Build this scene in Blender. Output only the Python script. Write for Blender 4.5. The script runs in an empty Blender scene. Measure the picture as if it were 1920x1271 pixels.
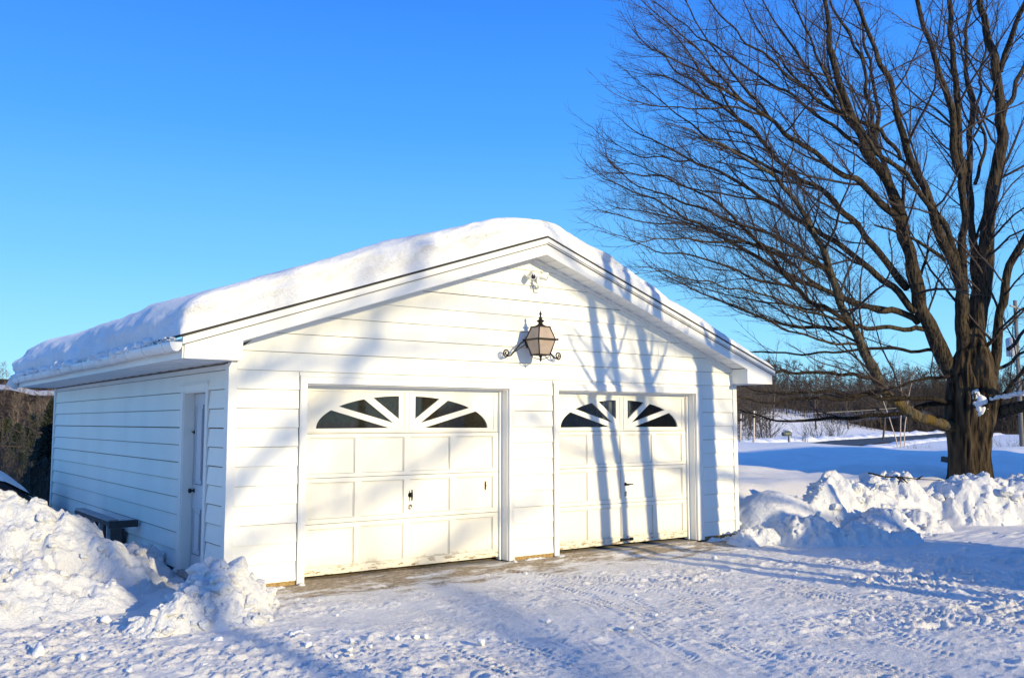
import bpy, bmesh, math, random
import numpy as np
from mathutils import Vector, Matrix
from mathutils.geometry import tessellate_polygon

random.seed(7); RNG = np.random.default_rng(11)
scene = bpy.context.scene
COL = scene.collection
R_ = math.radians

# ------------------------------------------------------------------ camera
CAM = np.array([-3.3613, -9.6106, 1.7999])
YAW, PITCH, FPX = 0.6335, 0.0893, 1734.9
_f = np.array([math.sin(YAW)*math.cos(PITCH), math.cos(YAW)*math.cos(PITCH), math.sin(PITCH)])
_r = np.array([math.cos(YAW), -math.sin(YAW), 0.0])
_u = np.cross(_r, _f)
cam = bpy.data.cameras.new('camera'); camo = bpy.data.objects.new('camera', cam); COL.objects.link(camo)
cam.sensor_width = 36.0; cam.lens = FPX/1920*36; cam.clip_start = 0.05; cam.clip_end = 6000
M = Matrix(((_r[0], _u[0], -_f[0]), (_r[1], _u[1], -_f[1]), (_r[2], _u[2], -_f[2])))
camo.matrix_world = Matrix.Translation(Vector(CAM)) @ M.to_4x4()
scene.camera = camo

def at(px, py, d):
    """a point of the place, d metres into the view, from where the photo shows it"""
    return CAM + d*(_f + _r*(px-960)/FPX - _u*(py-635.5)/FPX)

# ------------------------------------------------------------------ light
AZ, EL = R_(8.0), R_(14.5)
SUNV = np.array([-math.sin(AZ)*math.cos(EL), math.cos(AZ)*math.cos(EL), -math.sin(EL)])   # way the light travels
sun = bpy.data.lights.new('sun', 'SUN'); sun.energy = 4.4; sun.angle = R_(0.5); sun.color = (1.0, 0.83, 0.48)
suno = bpy.data.objects.new('sun', sun); COL.objects.link(suno)
suno.rotation_euler = Vector(SUNV).to_track_quat('-Z', 'Y').to_euler()

w = bpy.data.worlds.new('World'); scene.world = w; w.use_nodes = True
nt = w.node_tree; nt.nodes.clear()
out = nt.nodes.new('ShaderNodeOutputWorld'); bg = nt.nodes.new('ShaderNodeBackground')
sky = nt.nodes.new('ShaderNodeTexSky'); sky.sky_type = 'NISHITA'; sky.sun_disc = False
sky.sun_elevation = EL; sky.sun_rotation = math.pi-AZ; sky.air_density = 1.0; sky.dust_density = 0.3; sky.ozone_density = 2.0
geo = nt.nodes.new('ShaderNodeTexCoord'); sep = nt.nodes.new('ShaderNodeSeparateXYZ')
nt.links.new(geo.outputs['Generated'], sep.inputs[0])
ramp = nt.nodes.new('ShaderNodeValToRGB'); nt.links.new(sep.outputs['Z'], ramp.inputs[0])
cr = ramp.color_ramp; cr.elements[0].position = 0.0; cr.elements[0].color = (0.19, 0.41, 0.52, 1)
cr.elements[1].position = 1.0; cr.elements[1].color = (0.035, 0.10, 0.30, 1)
for pos, c in [(0.06, (0.150, 0.365, 0.52)), (0.17, (0.080, 0.270, 0.52)), (0.30, (0.032, 0.178, 0.51)), (0.43, (0.016, 0.120, 0.46)), (0.62, (0.028, 0.110, 0.40))]:
    e = cr.elements.new(pos); e.color = (*c, 1)
mul = nt.nodes.new('ShaderNodeVectorMath'); mul.operation = 'SCALE'; mul.inputs['Scale'].default_value = 18.2
nt.links.new(ramp.outputs[0], mul.inputs[0])
mix = nt.nodes.new('ShaderNodeMix'); mix.data_type = 'RGBA'; mix.inputs[0].default_value = 0.91
nt.links.new(sky.outputs[0], mix.inputs[6]); nt.links.new(mul.outputs[0], mix.inputs[7])
nt.links.new(mix.outputs[2], bg.inputs[0]); bg.inputs[1].default_value = 0.1
nt.links.new(bg.outputs[0], out.inputs[0])
vs = scene.view_settings; vs.view_transform = 'Standard'; vs.look = 'None'; vs.gamma = 1; vs.exposure = 0.38; vs.use_curve_mapping = False
scene.cycles.max_bounces = 6; scene.cycles.transparent_max_bounces = 12; scene.cycles.use_denoising = True

# ------------------------------------------------------------------ noise (numpy)
def _h(ix, iy, iz, seed):
    n = (ix.astype(np.int64)*374761393 + iy.astype(np.int64)*668265263 + iz.astype(np.int64)*2147483647 + seed*1274126177) & 0xffffffff
    n = ((n ^ (n >> 13))*1274126177) & 0xffffffff
    n = ((n ^ (n >> 16))*2246822519) & 0xffffffff
    n = n ^ (n >> 15)
    return (n & 0xffffff)/float(0xffffff)
def vnoise(x, y, z=None, seed=0):
    if z is None: z = np.zeros_like(x)
    xi, yi, zi = np.floor(x), np.floor(y), np.floor(z)
    xf, yf, zf = x-xi, y-yi, z-zi
    s = lambda t: t*t*t*(t*(t*6-15)+10)
    u, v, q = s(xf), s(yf), s(zf)
    r = 0
    for dx in (0, 1):
        for dy in (0, 1):
            for dz in (0, 1):
                wgt = (u if dx else 1-u)*(v if dy else 1-v)*(q if dz else 1-q)
                if dz and not np.any(zf): continue
                r = r + wgt*_h(xi+dx, yi+dy, zi+dz, seed)
    return r*2-1
def fbm(x, y, z=None, oct=4, seed=0, gain=.5):
    a, f, r = 1.0, 1.0, 0
    for i in range(oct):
        r = r + a*vnoise(x*f+17.3*i, y*f-9.1*i, None if z is None else z*f+5.7*i, seed+i); a *= gain; f *= 2.03
    return r
def worley(x, y, seed=0):
    xi, yi = np.floor(x), np.floor(y); f1 = np.full(x.shape, 9.0); f2 = f1.copy(); cid = np.zeros(x.shape)
    for dx in (-1, 0, 1):
        for dy in (-1, 0, 1):
            cx, cy = xi+dx, yi+dy; zz = np.zeros_like(cx)
            px = cx+_h(cx, cy, zz, seed); py = cy+_h(cx, cy, zz, seed+1)
            d = np.hypot(x-px, y-py); c = _h(cx, cy, zz, seed+2)
            near = d < f1
            f2 = np.where(near, f1, np.minimum(f2, d)); cid = np.where(near, c, cid); f1 = np.where(near, d, f1)
    return f1, f2, cid
def sst(a, b, x):
    t = np.clip((x-a)/(b-a), 0, 1); return t*t*(3-2*t)

# ------------------------------------------------------------------ mesh helpers
def mesh_arrays(name, V, F4=None, F3=None, smooth=True, flat3=False):
    V = np.asarray(V, dtype=np.float32)
    me = bpy.data.meshes.new(name); me.vertices.add(len(V)); me.vertices.foreach_set('co', V.ravel())
    idx, starts, n = [], [], 0
    for F, k in ((F4, 4), (F3, 3)):
        if F is not None and len(F):
            F = np.asarray(F, dtype=np.int32); idx.append(F.ravel()); starts.append(n+np.arange(len(F))*k); n += len(F)*k
    idx = np.concatenate(idx); starts = np.concatenate(starts).astype(np.int32)
    me.loops.add(len(idx)); me.loops.foreach_set('vertex_index', idx)
    me.polygons.add(len(starts)); me.polygons.foreach_set('loop_start', starts)
    fl_ = np.full(len(starts), smooth, dtype=bool)
    if flat3 and F3 is not None: fl_[len(starts)-len(F3):] = False
    me.polygons.foreach_set('use_smooth', fl_)
    me.update(calc_edges=True); me.validate()
    return me
def link(name, me, mat, parent=None):
    o = bpy.data.objects.new(name, me); COL.objects.link(o)
    if mat and not me.materials: me.materials.append(mat)
    if parent: o.parent = parent; o.matrix_parent_inverse = Matrix.Translation(-Vector(parent.location)) if parent.parent is None else Matrix()
    return o
def tag(o, label=None, cat=None, group=None, kind=None):
    if label: o['label'] = label
    if cat: o['category'] = cat
    if group: o['group'] = group
    if kind: o['kind'] = kind
    return o
def empty(name, loc, label, cat, group=None):
    o = bpy.data.objects.new(name, None); COL.objects.link(o); o.location = loc; o.empty_display_size = .2
    return tag(o, label, cat, group)

class MB:
    def __init__(s): s.v = []; s.f = []; s.sm = []
    def add(s, vs, fs, smooth=False):
        b = len(s.v); s.v += [tuple(p) for p in vs]; s.f += [tuple(i+b for i in f) for f in fs]; s.sm += [smooth]*len(fs)
    def box(s, x0, x1, y0, y1, z0, z1, rot=None, c=None):
        P = [(x, y, z) for x in (x0, x1) for y in (y0, y1) for z in (z0, z1)]
        if rot is not None: P = [tuple(rot @ Vector(p) + Vector(c or (0, 0, 0))) for p in P]
        s.add(P, [(0, 1, 3, 2), (4, 6, 7, 5), (0, 4, 5, 1), (2, 3, 7, 6), (0, 2, 6, 4), (1, 5, 7, 3)])
    def hexa(s, P):   # 4 bottom + 4 top corners
        s.add(P, [(0, 3, 2, 1), (4, 5, 6, 7), (0, 1, 5, 4), (1, 2, 6, 5), (2, 3, 7, 6), (3, 0, 4, 7)])
    def prism_y(s, loops, y0, y1):   # polygon with holes in x,z pulled along y
        vl = [[Vector((x, z, 0)) for x, z in L] for L in loops]
        tri = tessellate_polygon(vl); flat = [p for L in loops for p in L]; n = len(flat)
        V = [(x, y0, z) for x, z in flat]+[(x, y1, z) for x, z in flat]
        F = []
        for t in tri:
            a, b, c = [flat[i] for i in t]
            ar = (b[0]-a[0])*(c[1]-a[1])-(b[1]-a[1])*(c[0]-a[0])
            t = t if ar > 0 else (t[0], t[2], t[1])
            F.append(tuple(t)); F.append((t[0]+n, t[2]+n, t[1]+n))
        k = 0
        for li, L in enumerate(loops):
            ar = sum(L[i][0]*L[(i+1) % len(L)][1]-L[(i+1) % len(L)][0]*L[i][1] for i in range(len(L)))
            flip = (ar < 0) ^ (li > 0)
            for i in range(len(L)):
                a, b = k+i, k+(i+1) % len(L)
                f = (a, a+n, b+n, b)
                F.append(f if (flip if li == 0 else not flip) else f[::-1])
            k += len(L)
        s.add(V, F)
    def tube(s, pts, r, sides=8, caps=True):
        pts = [Vector(p) for p in pts]; n = len(pts); rr = r if hasattr(r, '__len__') else [r]*n
        V, F = [], []; prev = None
        for i, p in enumerate(pts):
            t = (pts[min(i+1, n-1)]-pts[max(i-1, 0)]).normalized()
            if prev is None: a = t.orthogonal().normalized()
            else:
                a = prev-t*prev.dot(t); a = a.normalized() if a.length > 1e-6 else t.orthogonal().normalized()
            prev = a; b = t.cross(a)
            for k in range(sides):
                q = 2*math.pi*k/sides; V.append(p+(a*math.cos(q)+b*math.sin(q))*rr[i])
        for i in range(n-1):
            for k in range(sides):
                k2 = (k+1) % sides; F.append((i*sides+k, i*sides+k2, (i+1)*sides+k2, (i+1)*sides+k))
        if caps: F.append(tuple(range(sides))[::-1]); F.append(tuple((n-1)*sides+k for k in range(sides)))
        s.add(V, F, True)
    def lathe(s, prof, c, sides=16):   # prof: (r,z) list
        V, F = [], []
        for r, z in prof:
            for k in range(sides):
                q = 2*math.pi*k/sides; V.append((c[0]+r*math.cos(q), c[1]+r*math.sin(q), c[2]+z))
        for i in range(len(prof)-1):
            for k in range(sides):
                k2 = (k+1) % sides; F.append((i*sides+k, i*sides+k2, (i+1)*sides+k2, (i+1)*sides+k))
        F.append(tuple(range(sides))[::-1]); F.append(tuple((len(prof)-1)*sides+k for k in range(sides)))
        s.add(V, F, True)
    def build(s, name, mat, parent=None, bevel=0):
        me = bpy.data.meshes.new(name); me.from_pydata(s.v, [], s.f)
        me.polygons.foreach_set('use_smooth', s.sm); me.update()
        bm = bmesh.new(); bm.from_mesh(me); bmesh.ops.recalc_face_normals(bm, faces=bm.faces)
        if bevel:
            bmesh.ops.bevel(bm, geom=[e for e in bm.edges if e.is_manifold and e.calc_face_angle(0) > .6], offset=bevel, segments=1, affect='EDGES', clamp_overlap=True)
        bm.to_mesh(me); bm.free()
        return link(name, me, mat, parent)

def tubes_arrays(lines, sides):
    """lines: list of (pts (n,3), radii (n)); returns verts, quads"""
    groups = {}
    for p, r in lines: groups.setdefault(len(p), []).append((p, r))
    VV, FF, base = [], [], 0
    ang = np.arange(sides)*2*math.pi/sides
    for n, L in groups.items():
        P = np.array([p for p, _ in L]); Rr = np.array([r for _, r in L])
        T = np.gradient(P, axis=1); T /= np.linalg.norm(T, axis=2, keepdims=True)+1e-9
        mean = P[:, -1]-P[:, 0]
        ref = np.where((np.abs(mean[:, 2]) > .8*np.linalg.norm(mean, axis=1))[:, None], np.array([1., .13, 0]), np.array([0.05, .1, 1.]))
        A = np.cross(T, ref[:, None, :]); A /= np.linalg.norm(A, axis=2, keepdims=True)+1e-9
        B = np.cross(T, A)
        V = P[:, :, None, :]+(A[:, :, None, :]*np.cos(ang)[None, None, :, None]+B[:, :, None, :]*np.sin(ang)[None, None, :, None])*Rr[:, :, None, None]
        m = len(L); VV.append(V.reshape(-1, 3))
        i = np.arange(n-1)[:, None]*sides; k = np.arange(sides)[None]; k2 = (k+1) % sides
        q = np.stack([i+k, i+k2, i+sides+k2, i+sides+k], -1).reshape(-1, 4)
        FF.append((q[None]+(np.arange(m)*n*sides)[:, None, None]).reshape(-1, 4)+base); base += m*n*sides
    return np.concatenate(VV), np.concatenate(FF)

# ------------------------------------------------------------------ materials
def mat(name):
    m = bpy.data.materials.new(name); m.use_nodes = True; t = m.node_tree
    return m, t, t.nodes['Principled BSDF'], t.nodes['Material Output']
class N:   # tiny node writer
    def __init__(s, t): s.t = t; s.pos = t.nodes.new('ShaderNodeNewGeometry').outputs['Position']
    def mapped(s, sc=(1, 1, 1), src=None):
        n = s.t.nodes.new('ShaderNodeVectorMath'); n.operation = 'MULTIPLY'; n.inputs[1].default_value = sc; s.t.links.new(src or s.pos, n.inputs[0]); return n.outputs[0]
    def noise(s, scale, detail=4, rough=.55, vec=None, dist=0):
        n = s.t.nodes.new('ShaderNodeTexNoise'); n.inputs['Scale'].default_value = scale; n.inputs['Detail'].default_value = detail
        n.inputs['Roughness'].default_value = rough; n.inputs['Distortion'].default_value = dist; s.t.links.new(vec or s.pos, n.inputs['Vector']); return n.outputs['Fac']
    def voro(s, scale, vec=None, feature='F1'):
        n = s.t.nodes.new('ShaderNodeTexVoronoi'); n.feature = feature; n.inputs['Scale'].default_value = scale; s.t.links.new(vec or s.pos, n.inputs['Vector']); return n.outputs['Distance']
    def ramp(s, fac, stops):
        n = s.t.nodes.new('ShaderNodeValToRGB'); s.t.links.new(fac, n.inputs[0]); e = n.color_ramp.elements
        while len(e) < len(stops): e.new(.5)
        for el, (p, c) in zip(e, stops): el.position = p; el.color = (*c, 1) if hasattr(c, '__len__') else (c, c, c, 1)
        return n.outputs[0]
    def math(s, op, a, b=None, c=None, clamp=False):
        n = s.t.nodes.new('ShaderNodeMath'); n.operation = op; n.use_clamp = clamp
        for i, q in enumerate((a, b, c)):
            if q is None: continue
            if isinstance(q, (int, float)): n.inputs[i].default_value = q
            else: s.t.links.new(q, n.inputs[i])
        return n.outputs[0]
    def mixc(s, fac, a, b):
        n = s.t.nodes.new('ShaderNodeMix'); n.data_type = 'RGBA'
        for i, q in ((0, fac), (6, a), (7, b)):
            if hasattr(q, 'links') or isinstance(q, bpy.types.NodeSocket): s.t.links.new(q, n.inputs[i])
            elif i == 0: n.inputs[0].default_value = q
            else: n.inputs[i].default_value = (*q, 1)
        return n.outputs[2]
    def xyz(s):
        n = s.t.nodes.new('ShaderNodeSeparateXYZ'); s.t.links.new(s.pos, n.inputs[0]); return n.outputs
    def bump(s, h, dist, strength=1.0, normal=None):
        n = s.t.nodes.new('ShaderNodeBump'); n.inputs['Distance'].default_value = dist; n.inputs['Strength'].default_value = strength
        s.t.links.new(h, n.inputs['Height'])
        if normal: s.t.links.new(normal, n.inputs['Normal'])
        return n.outputs[0]
    def L(s, a, b): s.t.links.new(a, b)

def m_simple(name, c, rough=.6, metal=0, var=.15, scale=6, bump=0.0, bscale=60):
    m, t, b, o = mat(name); n = N(t)
    f = n.noise(scale, 5); lo = tuple(x*(1-var) for x in c); hi = tuple(min(1, x*(1+var)) for x in c)
    n.L(n.ramp(f, [(.3, lo), (.7, hi)]), b.inputs['Base Color'])
    b.inputs['Roughness'].default_value = rough; b.inputs['Metallic'].default_value = metal
    if bump: n.L(n.bump(n.noise(bscale, 4), bump), b.inputs['Normal'])
    return m
def m_snow(name, fine=1.0, dirt=.0):
    m, t, b, o = mat(name); n = N(t)
    col = n.ramp(n.noise(2.2, 5), [(.3, (.76, .76, .765)), (.7, (.86, .86, .855))])
    if dirt:
        d = n.math('MULTIPLY', n.ramp(n.noise(5.5, 6, .7), [(.56, 0.), (.72, 1.)]), dirt)
        col = n.mixc(d, col, (.36, .31, .25))
    n.L(col, b.inputs['Base Color']); b.inputs['Roughness'].default_value = .75; b.inputs['Specular IOR Level'].default_value = .25
    h1 = n.bump(n.noise(13, 6, .65), .045*fine); h2 = n.bump(n.noise(70, 5, .7), .016*fine, 1, h1)
    n.L(h2, b.inputs['Normal'])
    return m
SNOW = m_snow('snow_soft', .5); SNOW_ROUGH = m_snow('snow_plowed', 1.0, .22); SNOW_ROOF = m_snow('snow_roof', .7)

def m_paint(name, c, grime=.06, wear=False):
    m, t, b, o = mat(name); n = N(t); x, y, z = n.xyz()
    f = n.noise(1.3, 6, .6, n.mapped((1, 1, .35)))
    col = n.ramp(f, [(.25, tuple(v*(1-grime*1.6) for v in c)), (.55, c)])
    g2 = n.noise(9, 6, .7, n.mapped((1, 1, .5)))
    col = n.mixc(n.math('MULTIPLY', n.ramp(g2, [(.62, 0.), (.8, 1.)]), .25), col, (.55, .52, .44))
    if wear:
        low = n.ramp(z, [(.12, 1.), (.24, 0.)])
        pe = n.math('MULTIPLY', n.ramp(n.noise(22, 6, .7, n.mapped((.4, .4, 1.6))), [(.53, 0.), (.57, 1.)]), low)
        col = n.mixc(n.math('MULTIPLY', n.ramp(z, [(.10, 1.), (.30, 0.)]), .45), col, (.55, .47, .32))
        col = n.mixc(pe, col, (.24, .17, .09))
        chips = n.ramp(n.noise(30, 6, .75, n.mapped((.22, .22, 2.2))), [(.71, 0.), (.73, 1.)])
        col = n.mixc(n.math('MULTIPLY', chips, .8), col, (.38, .31, .22))
    n.L(col, b.inputs['Base Color']); b.inputs['Roughness'].default_value = .5
    n.L(n.bump(n.noise(30, 4, .6, n.mapped((1, 1, .3))), .002), b.inputs['Normal'])
    return m
SIDING = m_paint('white_siding_paint', (.83, .81, .73)); TRIM = m_paint('white_trim_paint', (.80, .78, .72), .05)
DOORP = m_paint('cream_door_paint', (.78, .75, .66), .05, True); SOFFIT = m_paint('grey_white_soffit', (.72, .73, .72), .05)
SIDEDOOR = m_paint('grey_blue_door_paint', (.58, .59, .61), .10)
GAP_SHADE = m_simple('painted_gap_shade', (.20, .19, .18), .9); RECESS_SHADE = m_simple('painted_recess_shade', (.40, .38, .33), .9)  # dark colours standing in for shade in trim gaps and door panel recesses
SHINGLE = m_simple('dark_shingle', (.035, .035, .035), .9); DRIP = m_simple('dark_drip_edge', (.03, .03, .03), .5)
IRON = m_simple('black_iron', (.022, .018, .016), .45, .6); RUST = m_simple('rusty_iron', (.10, .05, .03), .7, .3)
CHROME = m_simple('worn_chrome', (.45, .43, .38), .35, .9)
OSB = m_simple('raw_sheathing_board', (.30, .20, .08), .8, 0, .4, 40)
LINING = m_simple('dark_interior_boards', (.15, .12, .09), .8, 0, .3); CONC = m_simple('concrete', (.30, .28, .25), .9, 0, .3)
def m_glass(name, dust):
    m, t, b, o = mat(name); n = N(t)
    tr = t.nodes.new('ShaderNodeBsdfTransparent'); tr.inputs[0].default_value = (.72, .76, .78, 1)
    gl = t.nodes.new('ShaderNodeBsdfGlossy'); gl.inputs['Roughness'].default_value = .03
    lw = t.nodes.new('ShaderNodeFresnel'); lw.inputs[0].default_value = 1.45
    mx = t.nodes.new('ShaderNodeMixShader'); n.L(lw.outputs[0], mx.inputs[0]); n.L(tr.outputs[0], mx.inputs[1]); n.L(gl.outputs[0], mx.inputs[2])
    df = t.nodes.new('ShaderNodeBsdfDiffuse'); df.inputs[0].default_value = (.42, .38, .28, 1)
    m2 = t.nodes.new('ShaderNodeMixShader')
    n.L(n.math('MULTIPLY', n.ramp(n.noise(38, 7, .75), [(.42, .15), (.75, 1.)]), dust), m2.inputs[0]); n.L(mx.outputs[0], m2.inputs[1]); n.L(df.outputs[0], m2.inputs[2])
    n.L(m2.outputs[0], o.inputs[0]); return m
GLASS_DUSTY = m_glass('dusty_glass', .10); GLASS = m_glass('clear_glass', .006)
def m_amber():
    m, t, b, o = mat('frosted_lamp_glass'); n = N(t)
    n.L(n.ramp(n.noise(7, 4), [(.3, (.50, .40, .31)), (.7, (.64, .53, .43))]), b.inputs['Base Color']); b.inputs['Roughness'].default_value = .25
    tr = t.nodes.new('ShaderNodeBsdfTransparent'); tr.inputs[0].default_value = (.8, .66, .55, 1)
    mx = t.nodes.new('ShaderNodeMixShader'); mx.inputs[0].default_value = .35; n.L(b.outputs[0], mx.inputs[1]); n.L(tr.outputs[0], mx.inputs[2]); n.L(mx.outputs[0], o.inputs[0]); return m
AMBER = m_amber()
def m_bark(name, dark=(.030, .024, .019), light=(.17, .14, .105), lichen=.0, sc=1.0, furrow=.05, low=False):
    m, t, b, o = mat(name); n = N(t)
    v = n.mapped((1, 1, .16)); d1 = n.noise(9*sc, 6, .65, v, .4); d2 = n.voro(11*sc, v)
    h = n.math('ADD', n.math('MULTIPLY', d1, .7), n.math('MULTIPLY', d2, .6))
    col = n.ramp(h, [(.42, dark), (.62, tuple(.5*(a+c) for a, c in zip(dark, light))), (.80, light)])
    if lichen: col = n.mixc(n.math('MULTIPLY', n.ramp(n.noise(3.2, 5, .6), [(.45, 0.), (.62, 1.)]), n.math('MULTIPLY', n.ramp(n.math('DIVIDE', n.xyz()[2], 10.), [(.20, 1.), (.28, 0.)]), lichen) if low else lichen), col, (.105, .068, .016))
    n.L(col, b.inputs['Base Color']); b.inputs['Roughness'].default_value = .92; b.inputs['Specular IOR Level'].default_value = .15
    n.L(n.bump(h, furrow), b.inputs['Normal']); return m
BARK = m_bark('furrowed_maple_bark', (.004, .003, .003), (.092, .066, .041), .05, .75, .18)
BARK_LIMB = m_bark('limb_bark', (.009, .007, .006), (.070, .054, .037), .12, 2.0, .03)
BARK_LICHEN = m_bark('lichen_limb_bark', (.022, .019, .014), (.105, .088, .060), .9, 2.0, .03, True)
BARK_SHADED = m_bark('shaded_limb_bark', (.006, .005, .004), (.030, .023, .016), .0, 2.0, .03)  # limb bark again, with the shade on the low limbs put into its colour
TWIG = m_simple('twig_bark', (.046, .031, .026), .85, 0, .35, 2)
WOODS = m_simple('far_twigs', (.060, .046, .036), .9, 0, .45, .12)
WOODS_LIGHT = m_simple('pale_far_twigs', (.17, .13, .10), .9, 0, .4, .12)
BIRCH = m_simple('birch_bark', (.46, .36, .29), .8, 0, .3, 8)
NEEDLE = m_simple('dark_needles', (.018, .026, .015), .8, 0, .5, 3)
NEEDLE2 = m_simple('far_needles', (.035, .045, .028), .9, 0, .4, .3)
WOODGREY = m_simple('weathered_wood', (.30, .28, .26), .85, 0, .3, 30, .003)

# ------------------------------------------------------------------ ground
ROAD = np.array([at(1290, 853, 58)[:2], at(1400, 845, 67)[:2], at(1470, 838, 77)[:2], at(1600, 828, 98)[:2], at(1780, 815, 152)[:2], at(1900, 801, 240)[:2], at(2050, 793, 400)[:2]])
def road_dist(x, y):
    best = np.full(x.shape, 1e9); sgn = np.zeros(x.shape)
    for a, b in zip(ROAD[:-1], ROAD[1:]):
        d = b-a; L = np.hypot(*d); t = np.clip(((x-a[0])*d[0]+(y-a[1])*d[1])/L**2, 0, 1)
        dx, dy = x-a[0]-t*d[0], y-a[1]-t*d[1]; q = np.hypot(dx, dy); s = np.sign(d[0]*dy-d[1]*dx)
        m = q < best; best = np.where(m, q, best); sgn = np.where(m, s, sgn)
    return best*sgn      # positive: beyond the road
BANKX = [8.0, 8.75, 9.3, 10.0, 11.0, 12.4, 13.6, 14.5, 17.0, 30.0]; BANKY = [.9, .35, .0, -.25, .1, .0, -.8, -1.4, -2.8, -9.0]
def terrain(x, y):
    rx, ry = x-CAM[0], y-CAM[1]
    th = np.degrees(np.arctan2(rx, ry)); dep = rx*math.sin(YAW)+ry*math.cos(YAW); rad = np.hypot(rx, ry)
    z = np.zeros(x.shape)
    # right field
    wr = sst(30, 46, th)*(x > 8.0)
    back = sst(-.1, 2.2, y-np.interp(x, BANKX, BANKY))
    drift = .42*back*sst(8.1, 9.6, x)+.16*sst(24, 36, dep)-1.0*sst(39, 58, dep)
    hump = .28*np.exp(-((th-53.6)/2.6)**2)*np.exp(-((dep-42)/7)**2)+.30*np.exp(-((th-49)/3)**2)*np.exp(-((dep-40)/8)**2)
    drift = drift+hump+back*sst(8.2, 10, x)*(.22*fbm(x*.16, y*.30, oct=3, seed=5)+.09*np.abs(fbm(x*.45, y*.8, oct=3, seed=9)))*sst(55, 30, dep)
    rd = road_dist(x, y); farz = sst(6, 48, rd)*5.6*sst(60, 90, rad)
    z = z+wr*(drift+farz+.10*fbm(x*.05, y*.05, oct=2, seed=3)*sst(50, 90, rad))
    # land falling away to the left
    wl = (1-sst(16, 34, th))*(y > 0)+(rx < -20)*(y <= 0)*0
    z = z-wl*(.7*sst(7, 15, y)+9*sst(14, 60, y)+6*sst(60, 160, y))
    return z
def near_detail(x, y):
    inb = (x > -6) & (x < 14) & (y > -9) & (y < 4)
    h = np.zeros(x.shape); X, Y = x[inb], y[inb]
    base = .018*fbm(X*.9, Y*.9, oct=3, seed=21)
    rough = sst(1.8, -.8, X)*.28+.33+.55*sst(3.2, 5.2, X)*sst(-1.3, -2.6, Y)
    rough = rough*(1-.55*sst(-1.5, -.6, Y)*sst(.2, 1.0, X))
    lump = np.maximum(0, fbm(X*6.5+.8*Y, Y*8.5, oct=5, seed=31, gain=.62))
    patch = sst(-.5, .6, fbm(X*.75+.3*Y, Y*1.1, oct=3, seed=33)); rough = rough*(.45+.95*patch)
    crumb = np.maximum(0, fbm(X*24+3*Y, Y*27, oct=2, seed=41, gain=.6)-.12)
    f1, f2, ci = worley(X*7+.6*vnoise(X*9, Y*9, seed=5), Y*7, seed=51)
    clod = np.where(ci > .62, np.maximum(0, .42-f1)*(ci-.5), 0)
    hh = base+rough*(.034*lump+.026*crumb+.085*clod)
    # old footprints and ruts
    f1, f2, ci = worley(X*1.9, Y*2.6, seed=61); hh = hh-.035*rough*np.where(ci > .35, sst(.30, .12, f1), 0)
    # tyre tracks
    def track(pts, wd, pitch, depth, sk):
        nonlocal hh
        pts = np.array(pts); acc = 0; best = np.full(X.shape, 9.); tt = np.zeros(X.shape); sd = np.zeros(X.shape)
        for a, b in zip(pts[:-1], pts[1:]):
            d = b-a; L = np.hypot(*d); t = np.clip(((X-a[0])*d[0]+(Y-a[1])*d[1])/L**2, 0, 1)
            q = ((Y-a[1])*d[0]-(X-a[0])*d[1])/L; dd = np.hypot(X-a[0]-t*d[0], Y-a[1]-t*d[1])
            m = dd < best; best = np.where(m, dd, best); tt = np.where(m, acc+t*L, tt); sd = np.where(m, q, sd); acc += L
        ins = sst(wd*.5+.03, wd*.5-.01, best)
        lug = sst(-.25, .35, np.sin(2*math.pi*(tt+sk*np.abs(sd))/pitch+1.4*vnoise(X*5, Y*5, seed=8)))*(.55+.45*vnoise(X*9, Y*9, seed=18))*(1-sst(.018, .008, np.abs(np.abs(sd)-wd*.17)))
        brk = sst(-.45, .25, fbm(X*1.3, Y*1.3, oct=3, seed=91)); hh = hh*(1-.55*ins*brk)-.6*depth*ins*brk+2.3*depth*lug*ins*brk+.012*sst(.05, .0, np.abs(best-wd*.5-.03))*(.5+.5*vnoise(X*8, Y*8, seed=3))
    track([(1.6, -.5), (1.9, -2.0), (1.55, -3.4), (1.3, -5.5)], .21, .055, .010, .5)
    track([(.75, -2.9), (.62, -4.3), (.45, -6)], .21, .07, .014, .3)
    track([(1.28, -3.1), (1.2, -4.4), (1.1, -6)], .20, .07, .014, .3)
    track([(2.9, -.6), (3.1, -1.6), (2.9, -3.0), (2.3, -5.2), (1.8, -7)], .23, .06, .010, .5)
    track([(3.1, -.5), (3.9, -1.8), (4.9, -3.2), (5.2, -5)], .20, .05, .010, .4)
    track([(2.2, -.5), (2.0, -1.9), (2.4, -3.2), (3.0, -6)], .20, .05, .009, .4)
    track([(3.3, -.4), (4.0, -2.0), (4.2, -3.6), (3.9, -6)], .22, .06, .010, .5)
    for q_ in range(5): track([(2.6+.35*q_, -1.2), (2.3+.5*q_, -2.6), (1.5+.62*q_, -4.2), (.6+.75*q_, -6.2)], .19, .05+.006*q_, .008, .45)
    track([(5.3, -.3), (5.5, -2.0), (5.2, -4.0), (4.6, -7)], .22, .065, .010, .5)
    track([(6.9, -.6), (6.6, -3.0), (5.6, -5.0), (4.6, -6.5)], .24, .065, .012, .5)
    track([(9.5, -2.6), (7.6, -3.6), (6.4, -4.8), (5.6, -6.5)], .24, .07, .012, .5)
    # bare strip at the doors lies lower
    hh = hh+.045*sst(-.45, -.08, Y)*sst(-.1, .2, X)*sst(8.2, 7.9, X)
    fade = sst(-6, -5, X)*sst(14, 12, X)*sst(-9, -8, Y)*sst(4, 2.5, Y)
    h[inb] = hh*fade
    return h
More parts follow.
